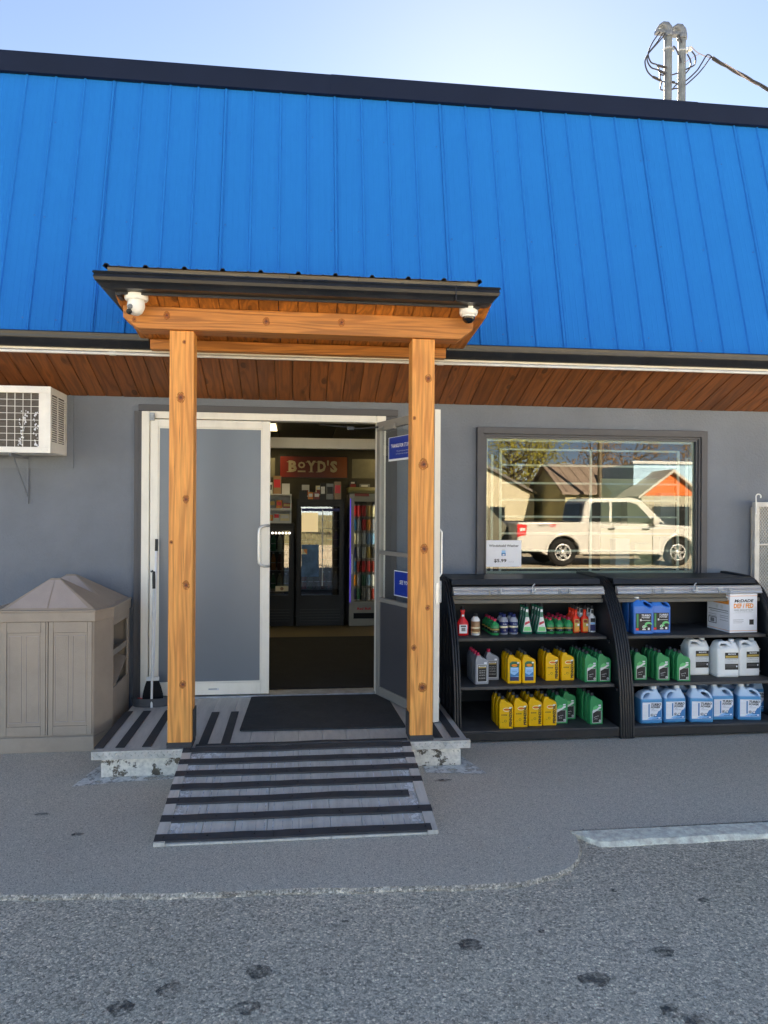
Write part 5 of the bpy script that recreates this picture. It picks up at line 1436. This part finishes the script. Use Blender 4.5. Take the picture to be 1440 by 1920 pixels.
block('grey', [1.322], 5.175, .067, 4, MZ, 'silver oil bottle with crimson cap', 'far left', s2, 'silver grey oil bottles')
put('grey', 1.435, 5.30, MZ, 'silver oil bottle with crimson cap standing alone, right of its file', 'silver grey oil bottles')
block('yblue', [1.567, 1.674], 5.175, .067, 3, MZ, 'yellow oil bottle with blue label', 'left part', s2, 'yellow oil bottles with blue labels')
block('yellow', [1.868, 1.985], 5.235, .067, 3, MZ, 'yellow oil bottle with black lettering', 'centre', s2, 'yellow oil bottles on the middle shelf')
block('green', [2.135, 2.236], 5.165, .067, 5, MZ, 'green oil bottle with black label', 'right end', 'left case shelf', 'green oil bottles')
block('yellow', [1.475, 1.588, 1.700, 1.808], [5.065, 5.09, 5.105, 5.11], .085, 3, BZ, 'yellow oil bottle', 'left half', s3, 'yellow oil bottles on the case floor')
block('green', [1.905], 5.15, .068, 3, BZ, 'green oil bottle with black label', 'touching yellow bottles', s3, 'green oil bottles')
block('green', [2.005], 5.25, .068, 2, BZ, 'green oil bottle with black label', 'set further back', s3, 'green oil bottles')
block('green', [2.150], 5.105, .07, 4, BZ, 'green oil bottle with black label', 'alone at right', s3, 'green oil bottles')
c2s = 'shelf right case'
block('blue', [2.603, 2.755], [5.32, 5.345], .115, 2, TZ, 'bright blue coolant jug', 'left end', 'top ' + c2s, 'blue coolant jugs')
block('green', [2.53, 2.69, 2.83], [5.20, 5.165, 5.13], .067, [2, 4, 3], MZ, 'green oil bottle with black label', 'left half', 'middle ' + c2s, 'green oil bottles')
for x, y, l_ in ((3.05, 5.34, 'white jug with gold and black label, left of three'), (3.235, 5.25, 'white jug with gold and black label, middle of three'), (3.42, 5.28, 'white jug with gold and black label, right of three')):
    put('wj', x, y, MZ, l_, 'white hydraulic fluid jugs', 'jug')
for i, (x, k, y) in enumerate(((2.558, 'washL', 5.11), (2.742, 'washL', 5.12), (2.945, 'washR', 5.10), (3.135, 'washR', 5.15), (3.335, 'washR', 5.12), (3.52, 'washL', 5.33))):
    put(k, x, y, BZ, 'blue washer fluid jug, %s from the left, front row' % ordn[i] if i < 5 else 'washer fluid jug set back at the right end of the case', 'washer fluid jugs', 'jug', rz=(0, 0, -.12, -.04, -.12, 0)[i])
for i, x in enumerate((2.75, 2.95, 3.14, 3.33)):
    put('washR', x, 5.36, BZ, 'washer fluid jug in the back row, %s from the left' % ordn[i], 'washer fluid jugs', 'jug')
# carton
bx = thing('fluid_carton', 'white and orange carton of diesel exhaust fluid on the right case top shelf', 'carton', (3.40, 5.42, TZ + .001), rz=R(4))
w = MB(); w.box(-.118, .118, -.14, .14, 0, .298); w.build('carton', M['paper'], bx, .003)
w = MB(); w.box(-.04, .04, -.1, .0, .2985, .312); w.build('tab', M['lgrey'], bx)
w = MB()
for z in (.014, .28): w.rect(-.118, .118, z, z + .003, -.1406, 1)
w.rect(.05, .088, .06, .10, -.1406, 0); w.rect(-.09, -.01, .075, .077, -.1406, 2); w.rect(-.09, .0, .085, .087, -.1406, 2); w.rect(-.09, -.0, .097, .1, -.1406, 2); w.rect(-.09, .09, .15, .153, -.1406, 3)
for z, z2, mi, a, b in ((.215, .25, 1, -.13, .12), (.014, .017, 1, -.14, .14), (.28, .283, 1, -.14, .14), (.16, .166, 2, -.12, .12), (.145, .149, 2, -.12, .10), (.12, .123, 2, -.12, -.02), (.105, .108, 2, -.12, -.02), (.085, .088, 2, -.12, -.02), (.05, .10, 0, .02, .12), (.055, .095, 4, .027, .113), (.06, .09, 2, .045, .095), (.12, .123, 2, .02, .12), (.105, .108, 2, .02, .12), (.175, .2, 3, -.06, -.03), (.175, .2, 3, 0, .03)):
    yo = .0004 if mi == 4 else (.0008 if (z, z2) == (.06, .09) else 0)
    w.quad((-.1186 - yo, b, z), (-.1186 - yo, a, z), (-.1186 - yo, a, z2), (-.1186 - yo, b, z2), mi)
w.build('print', [M['ink'], M['orange'], M['grey'], M['lgrey'], M['paper']], bx)
text('McDADE', .022, M['ink'], bx, (0, -.1408, .243), width=.165, bold=.05, shear=.2)
text('DEF / FED', .034, M['orange'], bx, (0, -.1408, .204), width=.17, bold=.06)
text('DIESEL EXHAUST FLUID', .010, M['grey'], bx, (0, -.1408, .173), width=.165, bold=.03)
text('FLUIDE D\'ECHAPPEMENT DIESEL', .006, M['grey'], bx, (0, -.1408, .160), width=.14)

# ================================================================== CYLINDER CAGE on the right
cg = thing('steel_cage', 'pale steel mesh storage cage standing right of the display cases', 'cage', (4.37, 5.74, 0))
w = MB(); frame_rect(w, -.58, .7, .05, 1.70, .04, -.02, .02); 
w.box(-.54, .66, -.012, .012, 1.34, 1.355); w.build('frame', simple('pale_cage_steel', '#a8a7a3', .5, metal=.2, dirt=.2), cg, .002)
w = MB()
for k in range(75):
    x = -.54 + k * .025
    for s_ in (1, -1):
        za, zb_ = .09, 1.66
        xa = x; dx = s_ * .8 * (zb_ - za)
        t0, t1 = 0.0, 1.0
        lo_, hi_ = -.54, .66
        xs0 = x if s_ > 0 else x + 0
        pts = []
        x_at = lambda t: xs0 - (.0 if s_ > 0 else 0) + dx * t - (0 if s_ > 0 else 0)
        # clip to frame
        if s_ > 0: t0 = max(0, (lo_ - xs0) / dx); t1 = min(1, (hi_ - xs0) / dx)
        else: t0 = max(0, (hi_ - xs0) / dx); t1 = min(1, (lo_ - xs0) / dx)
        if t1 <= t0: continue
        w.tube([(x_at(t0), .003 * s_, za + (zb_ - za) * t0), (x_at(t1), .003 * s_, za + (zb_ - za) * t1)], .0016, 4, caps=False)
for k in range(1, 52):
    xs0 = -.54 - k * .025; dx = .8 * 1.57
    t0 = (-.54 - xs0) / dx; t1 = min(1, (.66 - xs0) / dx)
    if t0 < 1: w.tube([(-.54, .003, .09 + 1.57 * t0), (xs0 + dx * t1, .003, .09 + 1.57 * t1)], .0016, 4, caps=False)
tag(w.build('wire_mesh', M['lgrey'], cg), kind='stuff')
w = MB(); w.box(-.54, .66, .09, .10, .09, 1.66); w.build('back_sheet', simple('cage_back', '#8d8b84', .6, var=.1), cg)
hk = thing('wall_hook', 'white curled metal hook fixed at the left corner of the steel cage', 'hook', (3.785, 5.70, 1.6))
w = MB(); pts = [(0, 0, .0), (0.001, 0, .10), (.0, 0, .145)] + [(.022 - .022 * math.cos(a * .45), 0, .145 + .022 * math.sin(a * .45)) for a in range(1, 9)]
w.tube(pts, .0055, 8); w.build('rod', M['white'], hk)
for i, x in enumerate((4.02, 4.24, 4.46)):
    t = thing('potted_shrub', 'leafy green plant behind the cage mesh, %s' % ['nearest the display cases', 'in the middle', 'on the right'][i], 'plant', (x + .05, 5.79, .1), group='plants inside the cage')
    w = MB(); w.lathe([(.03, 0), (.038, .16), (.04, .165), (.035, .165)], n=14); w.build('pot', M['ink'], t)
    w = MB(); w.tube([(0, 0, .1), (.005, 0, .6), (-.005, 0, 1.2)], .006, 6); w.build('stem', M['brown'], t)
    rl_ = random.Random(i); w = MB()
    for _ in range(240):
        q = rl_.uniform(0, 6.28); r_ = rl_.uniform(.0, .05); z = rl_.uniform(.75, 1.33); d = Vector((math.cos(q), math.sin(q), rl_.uniform(-.4, .6))).normalized(); b = Vector((rl_.uniform(-1, 1), rl_.uniform(-1, 1), rl_.uniform(-1, 1))).normalized() * .015
        c_ = Vector((math.cos(q) * r_, math.sin(q) * r_, z)); w.add([c_, c_ + d * .025 + b, c_ + d * .06, c_ + d * .025 - b], [(0, 1, 2, 3)])
    w.build('foliage', simple('green_leaves', '#3c6b34', .5, var=.3, scale=20), t)

# ================================================================== SERVICE MASTS above the roof
def mast(x, y, zt_, label):
    t = thing('service_mast', label, 'service mast', (x, y, 4.7), group='electrical service masts above the roof')
    w = MB(); w.tube([(0, 0, 0), (0, 0, zt_ - 4.7)], .036, 16); w.build('pipe', M['mastpipe'], t)
    H_ = zt_ - 4.7
    w = MB(); w.lathe([(.038, 0), (.041, .002), (.041, .02), (.038, .022)], (0, 0, H_ - .15), 16); w.box(.035, .06, -.012, .012, H_ - .15, H_ - .125); w.build('clamp', M['galv'], t)
    w = MB(); v = []
    for i, (cx, cz, a, b) in enumerate(((0, -.01, .043, .043), (0, .03, .045, .045), (-.012, .055, .050, .048), (-.04, .082, .052, .044), (-.075, .082, .040, .036), (-.105, .058, .026, .028), (-.12, .035, .012, .016))):
        tilt = (0, 0, .15, .5, .95, 1.2, 1.3)[i]
        for k in range(14):
            q = 2 * math.pi * k / 14
            v.append((cx + a * math.cos(q) * math.cos(tilt), b * math.sin(q), cz + a * math.cos(q) * math.sin(tilt)))
    n = 14
    w.add(v, [(j * n + k, j * n + (k + 1) % n, (j + 1) * n + (k + 1) % n, (j + 1) * n + k) for j in range(6) for k in range(n)] + [tuple(range(6 * n, 7 * n))], 0, True)
    w.box(-.125, -.03, -.028, .028, .0, .028)
    w.lathe([(.045, -.03), (.047, -.02), (.047, .015), (.044, .02)], n=16)
    o = w.build('weatherhead', M['hood'], t, 0); o.location = (0, 0, H_)
    return t
mast(3.465, 6.6, 6.133, 'left galvanised service mast with curved weatherhead, black leads hanging from it')
mast(3.603, 6.6, 6.124, 'right galvanised service mast with curved weatherhead and the cable clamp')
wr = thing('service_cable', 'black electrical leads looping from the masts into a twisted cable to the right', 'cable', (3.6, 6.6, 5.6))
def cat(pts, n=6):
    P_ = [Vector(p) for p in pts]; P_ = [P_[0] * 2 - P_[1]] + P_ + [P_[-1] * 2 - P_[-2]]; out = []
    for i in range(1, len(P_) - 2):
        for k in range(n):
            t = k / n; a, b, c, d = P_[i - 1:i + 3]
            out.append(.5 * ((2 * b) + (c - a) * t + (2 * a - 5 * b + 4 * c - d) * t * t + (3 * b - a - 3 * c + d) * t ** 3))
    out.append(P_[-2]); return out
def Wr(pts, r=.0065, name='lead', m='wire'):
    w = MB(); w.tube([(a - 3.6, b, c - 5.6) for a, b, c in [tuple(p) for p in cat([(x, y - 6.6, z) for x, y, z in pts])]], r, 6); w.build(name, M[m], wr)
def pp(px, py, Y=6.6): pass
ly = 6.56
DZ = .016
def WL(pts, r=.0065, name='lead', m='wire'):
    out = []
    for x, z in pts: out.append((x, 6.6 - .05 + (.11 if 3.42 < x < 3.65 and z < 5.83 else 0), z + DZ))
    Wr(out, r, name, m)
WL([(3.356, 6.099), (3.279, 5.985), (3.243, 5.885), (3.271, 5.809), (3.336, 5.784), (3.424, 5.771), (3.496, 5.776), (3.563, 5.785), (3.662, 5.792), (3.709, 5.83), (3.709, 5.899), (3.673, 5.946)])
WL([(3.387, 6.091), (3.32, 5.988), (3.248, 5.895), (3.233, 5.826), (3.274, 5.76), (3.356, 5.732), (3.424, 5.712), (3.517, 5.704), (3.641, 5.707), (3.714, 5.752), (3.772, 5.835), (3.819, 5.912), (3.845, 5.924), (3.882, 5.902)])
WL([(3.413, 6.088), (3.341, 6.0), (3.243, 5.885), (3.212, 5.814), (3.233, 5.728), (3.29, 5.673), (3.372, 5.645), (3.424, 5.629), (3.517, 5.632), (3.569, 5.648), (3.641, 5.663), (3.714, 5.712), (3.788, 5.796), (3.856, 5.89), (3.882, 5.902)])
WL([(3.49, 5.98), (3.517, 5.954), (3.548, 5.888), (3.569, 5.83)]); WL([(3.548, 6.084), (3.563, 6.046), (3.575, 6.02)]); WL([(3.63, 5.914), (3.662, 5.856), (3.657, 5.787), (3.636, 5.756)]); WL([(3.60, 5.70), (3.569, 5.673), (3.537, 5.636), (3.496, 5.624)])
WL([(3.673, 5.985), (3.714, 5.949), (3.756, 5.927), (3.819, 5.907), (3.882, 5.897)], .004, 'guy', 'wire2'); WL([(3.60, 5.83), (3.636, 5.855), (3.683, 5.887), (3.756, 5.927)], .003, 'guy', 'wire2')
for ph, m_, r_ in ((0, 'wire', .0085), (2.1, 'wire', .0085), (4.2, 'wire2', .006)):
    pts = []
    for i in range(80):
        t = i / 79; x = 3.88 + 3.4 * t; z = 5.913 - .47 * (x - 3.88) + .03 * (x - 3.88) ** 2
        q = ph + x * 12; pts.append((x, 6.55 + .010 * math.cos(q), z + .010 * math.sin(q)))
    w = MB(); w.tube([(a - 3.6, b - 6.6, c - 5.6) for a, b, c in pts], r_, 6); w.build('service_drop', M[m_], wr)
for (a, b) in (((3.336, 5.784), (3.424, 5.771)), ((3.356, 5.734), (3.418, 5.713)), ((3.29, 5.674), (3.367, 5.646)), ((3.501, 5.706), (3.563, 5.706)), ((3.892, 5.895), (3.945, 5.870))):
    yo = .06 if a[0] == 3.501 else -.05
    w = MB(); w.tube([(a[0] - 3.6, yo, a[1] + DZ - 5.6), (b[0] - 3.6, yo, b[1] + DZ - 5.6)], .012, 8); w.build('splice', M['wire'], wr)
w = MB(); w.lathe([(.012, -.02), (.022, -.015), (.022, .015), (.012, .02)], (3.667 - 3.6, -.03, 5.995 - 5.6), 12); w.build('insulator', M['lgrey'], wr)
LIFT = 1.0

# ================================================================== ACROSS THE ROAD (seen mirrored in the window)
g = MB(); g.quad((-60, -18, -.05), (90, -18, -.05), (90, -13.5, -.05), (-60, -13.5, -.05))
tag(g.build('road', M['asphalt']), kind='structure')
M['truckpaint'] = simple('cream_white_paint', '#d4d3cf', .22, var=.01, coat=.6)
M['tint'] = simple('tinted_glass', '#14181a', .08, var=0, spec=.8)
M['tyre'] = simple('tyre_rubber', '#1c1c1d', .85, var=.1)
tk = thing('pickup_truck', 'cream white crew cab pickup truck parked facing the far side of the lot', 'pickup truck', (9.55, -10.75, -.018))
# outline seen from the store side: tail at low x, nose at high x
def arch(cx, r, z0=.33):
    return [(cx + r * math.cos(a), .40 + r * math.sin(a)) for a in [math.pi + .18 - (math.pi + .36) * k / 12 for k in range(13)]]
lo_ = [(-2.75, .42)]
body = [(-2.78, .50), (-2.78, 1.20), (-2.72, 1.27), (-.72, 1.27), (-.70, 1.22), (1.25, 1.23), (2.35, 1.17), (2.72, 1.06), (2.80, .86), (2.78, .46), (2.62, .38)]
body += [(x, z) for x, z in arch(2.02, .47)[::-1]]
body += [(1.4, .34), (-.9, .34)]
body += [(x, z) for x, z in arch(-1.42, .47)[::-1]]
body += [(-2.1, .42), (-2.7, .44)]
me = outline('truck_body', [body], 1.92, .05, 3); me.materials.append(M['truckpaint']); link('body', me, tk)
cab = rounded([(-.86, 1.20), (-.74, 1.85), (-.60, 1.97), (.70, 1.99), (.95, 1.92), (1.72, 1.22)], .08, 4)
me = outline('truck_cab', [cab], 1.62, .06, 3)
me.materials.append(M['truckpaint']); link('cab', me, tk)
w = MB()
for s_ in (1, -1):
    y = .812 * s_
    for pts in ([(-.62, 1.28), (-.56, 1.78), (-.47, 1.84), (-.02, 1.85), (-.02, 1.28)], [(.06, 1.28), (.06, 1.85), (.60, 1.85), (.82, 1.79), (1.28, 1.32), (1.28, 1.28)]):
        w.add([(x, y + .004 * s_, z) for x, z in pts], [tuple(range(len(pts)))])
w.add([(1.66, -.7, 1.29), (1.66, .7, 1.29), (1.04, .66, 1.88), (1.04, -.66, 1.88)], [(0, 1, 2, 3)])
w.add([(-.876, -.66, 1.30), (-.876, .66, 1.30), (-.79, .62, 1.80), (-.79, -.62, 1.80)], [(0, 1, 2, 3)])
w.build('window_glass', M['tint'], tk)
w = MB(); w.box(-2.68, -.92, -.86, .86, 1.272, 1.285); w.build('bed_cover', M['tyre'], tk)
for cx in (-1.42, 2.02):
    for s_ in (1, -1):
        w = MB(); prof = [(.20, -.02), (.30, -.125), (.37, -.11), (.40, -.07), (.40, .07), (.37, .11), (.30, .125), (.20, .02)]
        w.lathe(prof, n=28)
        o = w.build('wheel', M['tyre'], tk); o.location = (cx, .80 * s_, .40); o.rotation_euler = (R(90), 0, 0)
        w = MB(); w.lathe([(.21, .03), (.0, .035)], n=20); w.lathe([(.0, .10), (.06, .11), (.07, .09)], n=20); w.lathe([(.205, .10), (.235, .115), (.25, .10)], n=28)
        for k in range(6):
            q = k * math.pi / 3; c_, s2_ = math.cos(q), math.sin(q)
            w.add([(c_ * .05 - s2_ * .04, s2_ * .05 + c_ * .04, .10), (c_ * .05 + s2_ * .04, s2_ * .05 - c_ * .04, .10), (c_ * .22 + s2_ * .05, s2_ * .22 - c_ * .05, .115), (c_ * .22 - s2_ * .05, s2_ * .22 + c_ * .05, .115)], [(0, 1, 2, 3), (3, 2, 1, 0)])
        r_ = w.build('rim', M['silver'], o)
        r_.scale = (1, 1, -s_)
for s_ in (1, -1):
    y = .962 * s_
    w = MB(); w.add([(x, y, z) for x, z in ((-2.775, .84), (-2.52, .90), (-2.50, 1.18), (-2.775, 1.21))], [(0, 1, 2, 3)], 0); w.add([(x, y + .002 * s_, z) for x, z in ((-2.70, 1.0), (-2.54, 1.02), (-2.54, 1.10), (-2.70, 1.10))], [(0, 1, 2, 3)], 1)
    w.build('tail_light', [M['redp'], M['lgrey']], tk)
    w = MB(); w.add([(x, y, z) for x, z in ((2.45, .93), (2.72, .93), (2.70, 1.03), (2.50, 1.10))], [(0, 1, 2, 3)]); w.build('headlight', M['lgrey'], tk)
    w = MB(); w.box(1.15, 1.32, s_ * .98, s_ * 1.16, 1.22, 1.42) if s_ > 0 else w.box(1.15, 1.32, -1.16, -.98, 1.22, 1.42); w.build('mirror', M['truckpaint'], tk, .02)
    for x in (.02, 1.0 - .95 + 1.0):
        w = MB(); w.box(x - .14, x + .06, min(y, y + .03 * s_), max(y, y + .03 * s_), 1.06, 1.10); w.build('door_handle', M['ink'], tk)
    w = MB()
    for x in (-.68, .03, 1.22): w.box(x - .006, x + .006, min(y, y + .001 * s_), max(y, y + .001 * s_), .42, 1.22)
    w.box(-.68, 1.22, min(y, y + .001 * s_), max(y, y + .001 * s_), .415, .424); w.build('door_gap', M['tyre'], tk)
    for cx in (-1.42, 2.02):
        w = MB(); v = []
        for k in range(15):
            q = math.pi * k / 14
            for rr_, yy_ in ((.455, .94), (.475, .985), (.53, .985), (.555, .955)): v.append((cx + rr_ * math.cos(q), yy_ * s_, .42 + rr_ * math.sin(q)))
        w.add(v, [(k * 4 + j, k * 4 + j + 1, (k + 1) * 4 + j + 1, (k + 1) * 4 + j) for k in range(14) for j in range(3)], 0, True); w.build('fender_flare', M['truckpaint'], tk)
tk.scale = (1.07, 1.07, 1.06)
w = MB(); w.box(-2.90, -2.70, -.93, .93, .44, .66); w.box(2.74, 2.90, -.90, .90, .36, .62); w.build('bumper', simple('bumper_metal', '#8a877e', .4, metal=.5), tk, .04)
w = MB(); w.box(-.8, 1.3, .80, .93, .30, .36); w.build('side_step', M['tyre'], tk, .02)
w = MB(); w.box(-2.5, 2.4, -.75, .75, .36, .50); w.build('underbody', M['tyre'], tk)
t_ = text('OFF ROAD', .075, M['ink'], tk, (-2.02, .966, 1.165), width=.34, rot=(0, 0, math.pi)); t_ = text('TRD', .085, M['redp'], tk, (-1.74, .966, 1.165), width=.2, bold=.05, rot=(0, 0, math.pi))
cr = thing('parked_van', 'dark olive grey van parked behind the pickup truck', 'van', (4.6, -11.6, -.018))
me = outline('van_body', [rounded([(-2.2, .35), (-2.2, 1.5), (-1.95, 1.95), (1.2, 1.95), (1.9, 1.25), (2.3, 1.1), (2.35, .4)], .1, 4)], 1.85, .07, 3); me.materials.append(simple('olive_grey_paint', '#6f6e60', .3, var=.02)); link('body', me, cr)
for cx in (-1.4, 1.5):
    for s_ in (1, -1):
        w = MB(); w.lathe([(.0, -.1), (.25, -.11), (.34, -.09), (.36, 0), (.34, .09), (.25, .11), (.0, .1)], n=20); o = w.build('wheel', M['tyre'], cr); o.location = (cx, .86 * s_, .36); o.rotation_euler = (R(90), 0, 0)
w = MB()
for a, b in ((-1.9, -.9), (-.8, .2), (.3, 1.2)): w.add([(a, .93, 1.2), (b, .93, 1.2), (b, .93, 1.75), (a, .93, 1.75)], [(0, 1, 2, 3)])
w.build('window_glass', M['tint'], cr)

def gable_house(name, label, cat, x0, x1, y0, y1, ze, zp, wallm, roofm, along='y', apex=None, trim=None):
    cx, cy = (x0 + x1) / 2, (y0 + y1) / 2
    t = thing(name, label, cat, (cx, cy, -.06))
    w = MB(); ax = cx if apex is None else apex
    if along == 'y': w.prism_y([(x0 - cx, 0), (x1 - cx, 0), (x1 - cx, ze), (ax - cx, zp), (x0 - cx, ze)], y0 - cy, y1 - cy)
    else: w.prism_x([(y0 - cy, 0), (y1 - cy, 0), (y1 - cy, ze), (0, zp), (y0 - cy, ze)], x0 - cx, x1 - cx)
    w.build('wall', wallm, t)
    w = MB(); o_ = .25
    if along == 'y':
        for a, b in (((x0 - o_ - cx, ze - .12), (ax - cx, zp)), ((x1 + o_ - cx, ze - .12), (ax - cx, zp))):
            w.add([(a[0], y0 - cy - o_, a[1] + .02), (b[0], y0 - cy - o_, b[1] + .02), (b[0], y1 - cy + o_, b[1] + .02), (a[0], y1 - cy + o_, a[1] + .02), (a[0], y0 - cy - o_, a[1] + .16), (b[0], y0 - cy - o_, b[1] + .16), (b[0], y1 - cy + o_, b[1] + .16), (a[0], y1 - cy + o_, a[1] + .16)],
                  [(0, 1, 2, 3), (4, 5, 6, 7), (0, 1, 5, 4), (3, 2, 6, 7), (0, 3, 7, 4), (1, 2, 6, 5)])
    else:
        for a in (y0 - o_ - cy, y1 + o_ - cy):
            zz = ze - .12
            w.add([(x0 - cx - o_, a, zz + .02), (x1 - cx + o_, a, zz + .02), (x1 - cx + o_, 0, zp + .02), (x0 - cx - o_, 0, zp + .02), (x0 - cx - o_, a, zz + .14), (x1 - cx + o_, a, zz + .14), (x1 - cx + o_, 0, zp + .14), (x0 - cx - o_, 0, zp + .14)],
                  [(0, 1, 2, 3), (4, 5, 6, 7), (0, 1, 5, 4), (3, 2, 6, 7), (0, 3, 7, 4), (1, 2, 6, 5)])
            n_r = int((x1 - x0) / .6)
            for k in range(n_r + 1):
                x = x0 - cx + k * .6; w.add([(x, a, zz + .145), (x + .05, a, zz + .145), (x + .05, 0, zp + .145), (x, 0, zp + .145), (x + .025, a, zz + .18), (x + .025, 0, zp + .18)], [(0, 4, 5, 3), (1, 2, 5, 4)])
    w.build('roof', roofm, t)
    return t
h1 = gable_house('white_house', 'cream white gabled house beside the road at the left of the mirrored view', 'house', 6.5, 13.8, -37, -30, 2.75, 4.5, simple('cream_siding', '#cfc6ac', .8, var=.04, scale=2, stretch=(1, 1, 20)), simple('pale_roof', '#7b7570', .8), 'y', 10.4)
w = MB(); w.box(1.0, 1.9, 3.47, 3.51, 1.0, 2.0); w.box(-1.6, -.8, 3.47, 3.51, 1.0, 2.0); w.build('window', M['tint'], h1)
h2 = gable_house('brown_barn', 'low building with a brown ribbed metal roof and two pale skylights', 'barn', 14.3, 21.5, -32.5, -26.3, 2.75, 4.35, simple('olive_wall', '#c4bb92', .8, var=.05), simple('brown_metal_roof', '#9c8a7d', .5, var=.06, scale=2), 'x')
for x in (.4, 1.7):
    w = MB(); cy = -29.4
    za = 2.75 - .12; 
    def rz(y): return za + (4.35 - za) * (3.35 - y) / 3.35 + .15
    w.add([(x, 2.1, rz(2.1) + .06), (x + .9, 2.1, rz(2.1) + .06), (x + .9, .9, rz(.9) + .06), (x, .9, rz(.9) + .06)], [(0, 1, 2, 3)]); w.build('skylight', M['cream'], h2)
bb = thing('blue_building', 'pale blue flat fronted building behind the orange gabled kiosk', 'building', (19.6, -25.5, -.06))
w = MB(); w.box(-2.8, 3.4, -2, 2.0, 0, 4.15); w.build('wall', simple('pale_blue_wall', '#a9cfe8', .7, var=.03), bb)
w = MB(); w.box(-2.9, 3.5, 1.9, 2.1, 4.16, 4.30); w.build('parapet', M['lgrey'], bb)
for x in (-2.0, -.4, 1.2):
    w = MB(); w.box(x, x + 1.0, 2.001, 2.04, .9, 2.2); w.build('window', M['tint'], bb)
kk = gable_house('orange_kiosk', 'small kiosk with a bright orange gable front', 'kiosk', 16.3, 19.3, -23.6, -21.6, 2.45, 3.62, simple('kiosk_wall', '#b9b4a2', .8), simple('kiosk_roof', '#c9c6bd', .6), 'y')
w = MB(); w.add([(-1.45, 1.012, 2.52), (1.45, 1.012, 2.52), (0, 1.012, 3.55)], [(0, 1, 2)]); w.build('gable_panel', simple('bright_orange_panel', '#e0702c', .6), kk)
w = MB(); w.box(-.9, .9, 1.001, 1.03, .9, 2.0); w.build('window', M['tint'], kk)
fc = thing('iron_fence', 'black iron picket fence in front of the kiosk', 'fence', (19, -18.6, -.05))
w = MB(); w.box(-5, 7, -.02, .02, .3, .35); w.box(-5, 7, -.02, .02, 1.8, 1.85); w.build('rail', M['ink'], fc)
w = MB()
for k in range(90): w.box(-5 + k * .133, -4.975 + k * .133, -.012, .012, .1, 2.05)
tag(w.build('picket', M['ink'], fc), kind='stuff')
for x in (-5, -1, 3, 7):
    w = MB(); w.box(x - .05, x + .05, -.05, .05, 0, 2.2); w.build('post', M['ink'], fc)
ps = thing('utility_pole', 'grey wooden utility pole beside the brown roofed building', 'utility pole', (15.5, -24.6, -.05))
w = MB(); w.tube([(0, 0, 0), (0, 0, 9.5)], [.14, .09], 10); w.build('pole', M['oldwood'], ps); w = MB(); w.box(-1, 1, -.05, .05, 8.5, 8.62); w.build('crossarm', M['oldwood'], ps)

def leafmat(n, c): return simple(n, c, .7, var=.35, scale=1.3)
lm_ = [leafmat('olive_leaves', '#a8a04a'), leafmat('bare_brown_twigs', '#9a7a55'), leafmat('dark_green_leaves', '#6d7a45')]
barkm = simple('bark', '#4a4036', .9, var=.2)
def tree(x, y, h, r, m_, label, seed, dens=1500, low=.25):
    rt = random.Random(seed)
    t = thing('tree', label, 'tree', (x, y, -.06), group='trees across the road')
    w = MB(); w.tube([(0, 0, 0), (rt.uniform(-.2, .2), 0, h * .4), (rt.uniform(-.4, .4), 0, h * .8)], [.05 * h * .6, .035 * h * .6, .02], 8)
    tips = []
    for k in range(26):
        z0 = h * rt.uniform(low, .8); q = rt.uniform(0, 6.28); L2 = r * rt.uniform(.5, 1.05) * (1.15 - z0 / h * .6)
        e = Vector((math.cos(q) * L2, math.sin(q) * L2, z0 + rt.uniform(.1, .32) * h)); s0 = Vector((0, 0, z0)); m2 = s0.lerp(e, .5) + Vector((0, 0, -.05 * h))
        w.tube([s0, m2, e], [.02 * h * .5, .012 * h * .5, .01], 5); tips += [e, m2.lerp(e, .5)]
    w.build('trunk', barkm, t)
    w = MB()
    for _ in range(dens):
        c_ = rt.choice(tips); p_ = c_ + Vector((rt.gauss(0, 1), rt.gauss(0, 1), rt.gauss(0, .8))) * (r * .17)
        s_ = rt.uniform(.05, .13) * (h / 8); a = Vector((rt.gauss(0, 1), rt.gauss(0, 1), rt.gauss(0, 1))).normalized(); b = a.orthogonal().normalized()
        w.add([p_ + a * s_, p_ + b * s_ * .6, p_ - a * s_, p_ - b * s_ * .6], [(0, 1, 2, 3)])
    w.build('crown', m_, t)
tree(8.5, -40, 9.5, 3.2, lm_[1], 'bare brown tree behind the white house', 1)
tree(16.5, -44, 9.0, 3.6, lm_[0], 'olive green tree right of the white house', 2, 2200, .1)
tree(20.0, -50, 9.5, 3.4, lm_[0], 'second olive green tree, nearer the brown roof', 3, 2000, .1)
tree(24.5, -47, 8.0, 3.6, lm_[1], 'brown twiggy tree behind the brown roofed building', 4)
tree(29, -49, 8.6, 4.0, lm_[1], 'brown twiggy tree behind the blue building', 5)
tree(33.5, -46, 8.2, 3.6, lm_[1], 'brown twiggy tree at the far right of the mirrored view', 6)
tree(4.0, -30, 8, 3.0, lm_[2], 'dark evergreen tree left of the white house', 7)
# far hills
hl = MB(); v = []; nx, ny = 60, 8
for j in range(ny + 1):
    for i in range(nx + 1):
        x = -250 + 700 * i / nx; y = -330 - 300 * j / ny
        hgt = math.sin(min(j / 3, 1) * math.pi / 2) * (34 + 20 * noise.noise(Vector((x * .012, y * .006, 0))) + 8 * noise.noise(Vector((x * .05, y * .03, 1)))) * (1 - .06 * j)
        v.append((x, y, -1 + max(hgt, 0)))
hl.add(v, [(j * (nx + 1) + i, j * (nx + 1) + i + 1, (j + 1) * (nx + 1) + i + 1, (j + 1) * (nx + 1) + i) for j in range(ny) for i in range(nx)], 0, True)
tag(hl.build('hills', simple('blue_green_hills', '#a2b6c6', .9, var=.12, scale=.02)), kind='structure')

for o in list(bpy.data.objects):
    if o.type == 'EMPTY' and not o.children: bpy.data.objects.remove(o)
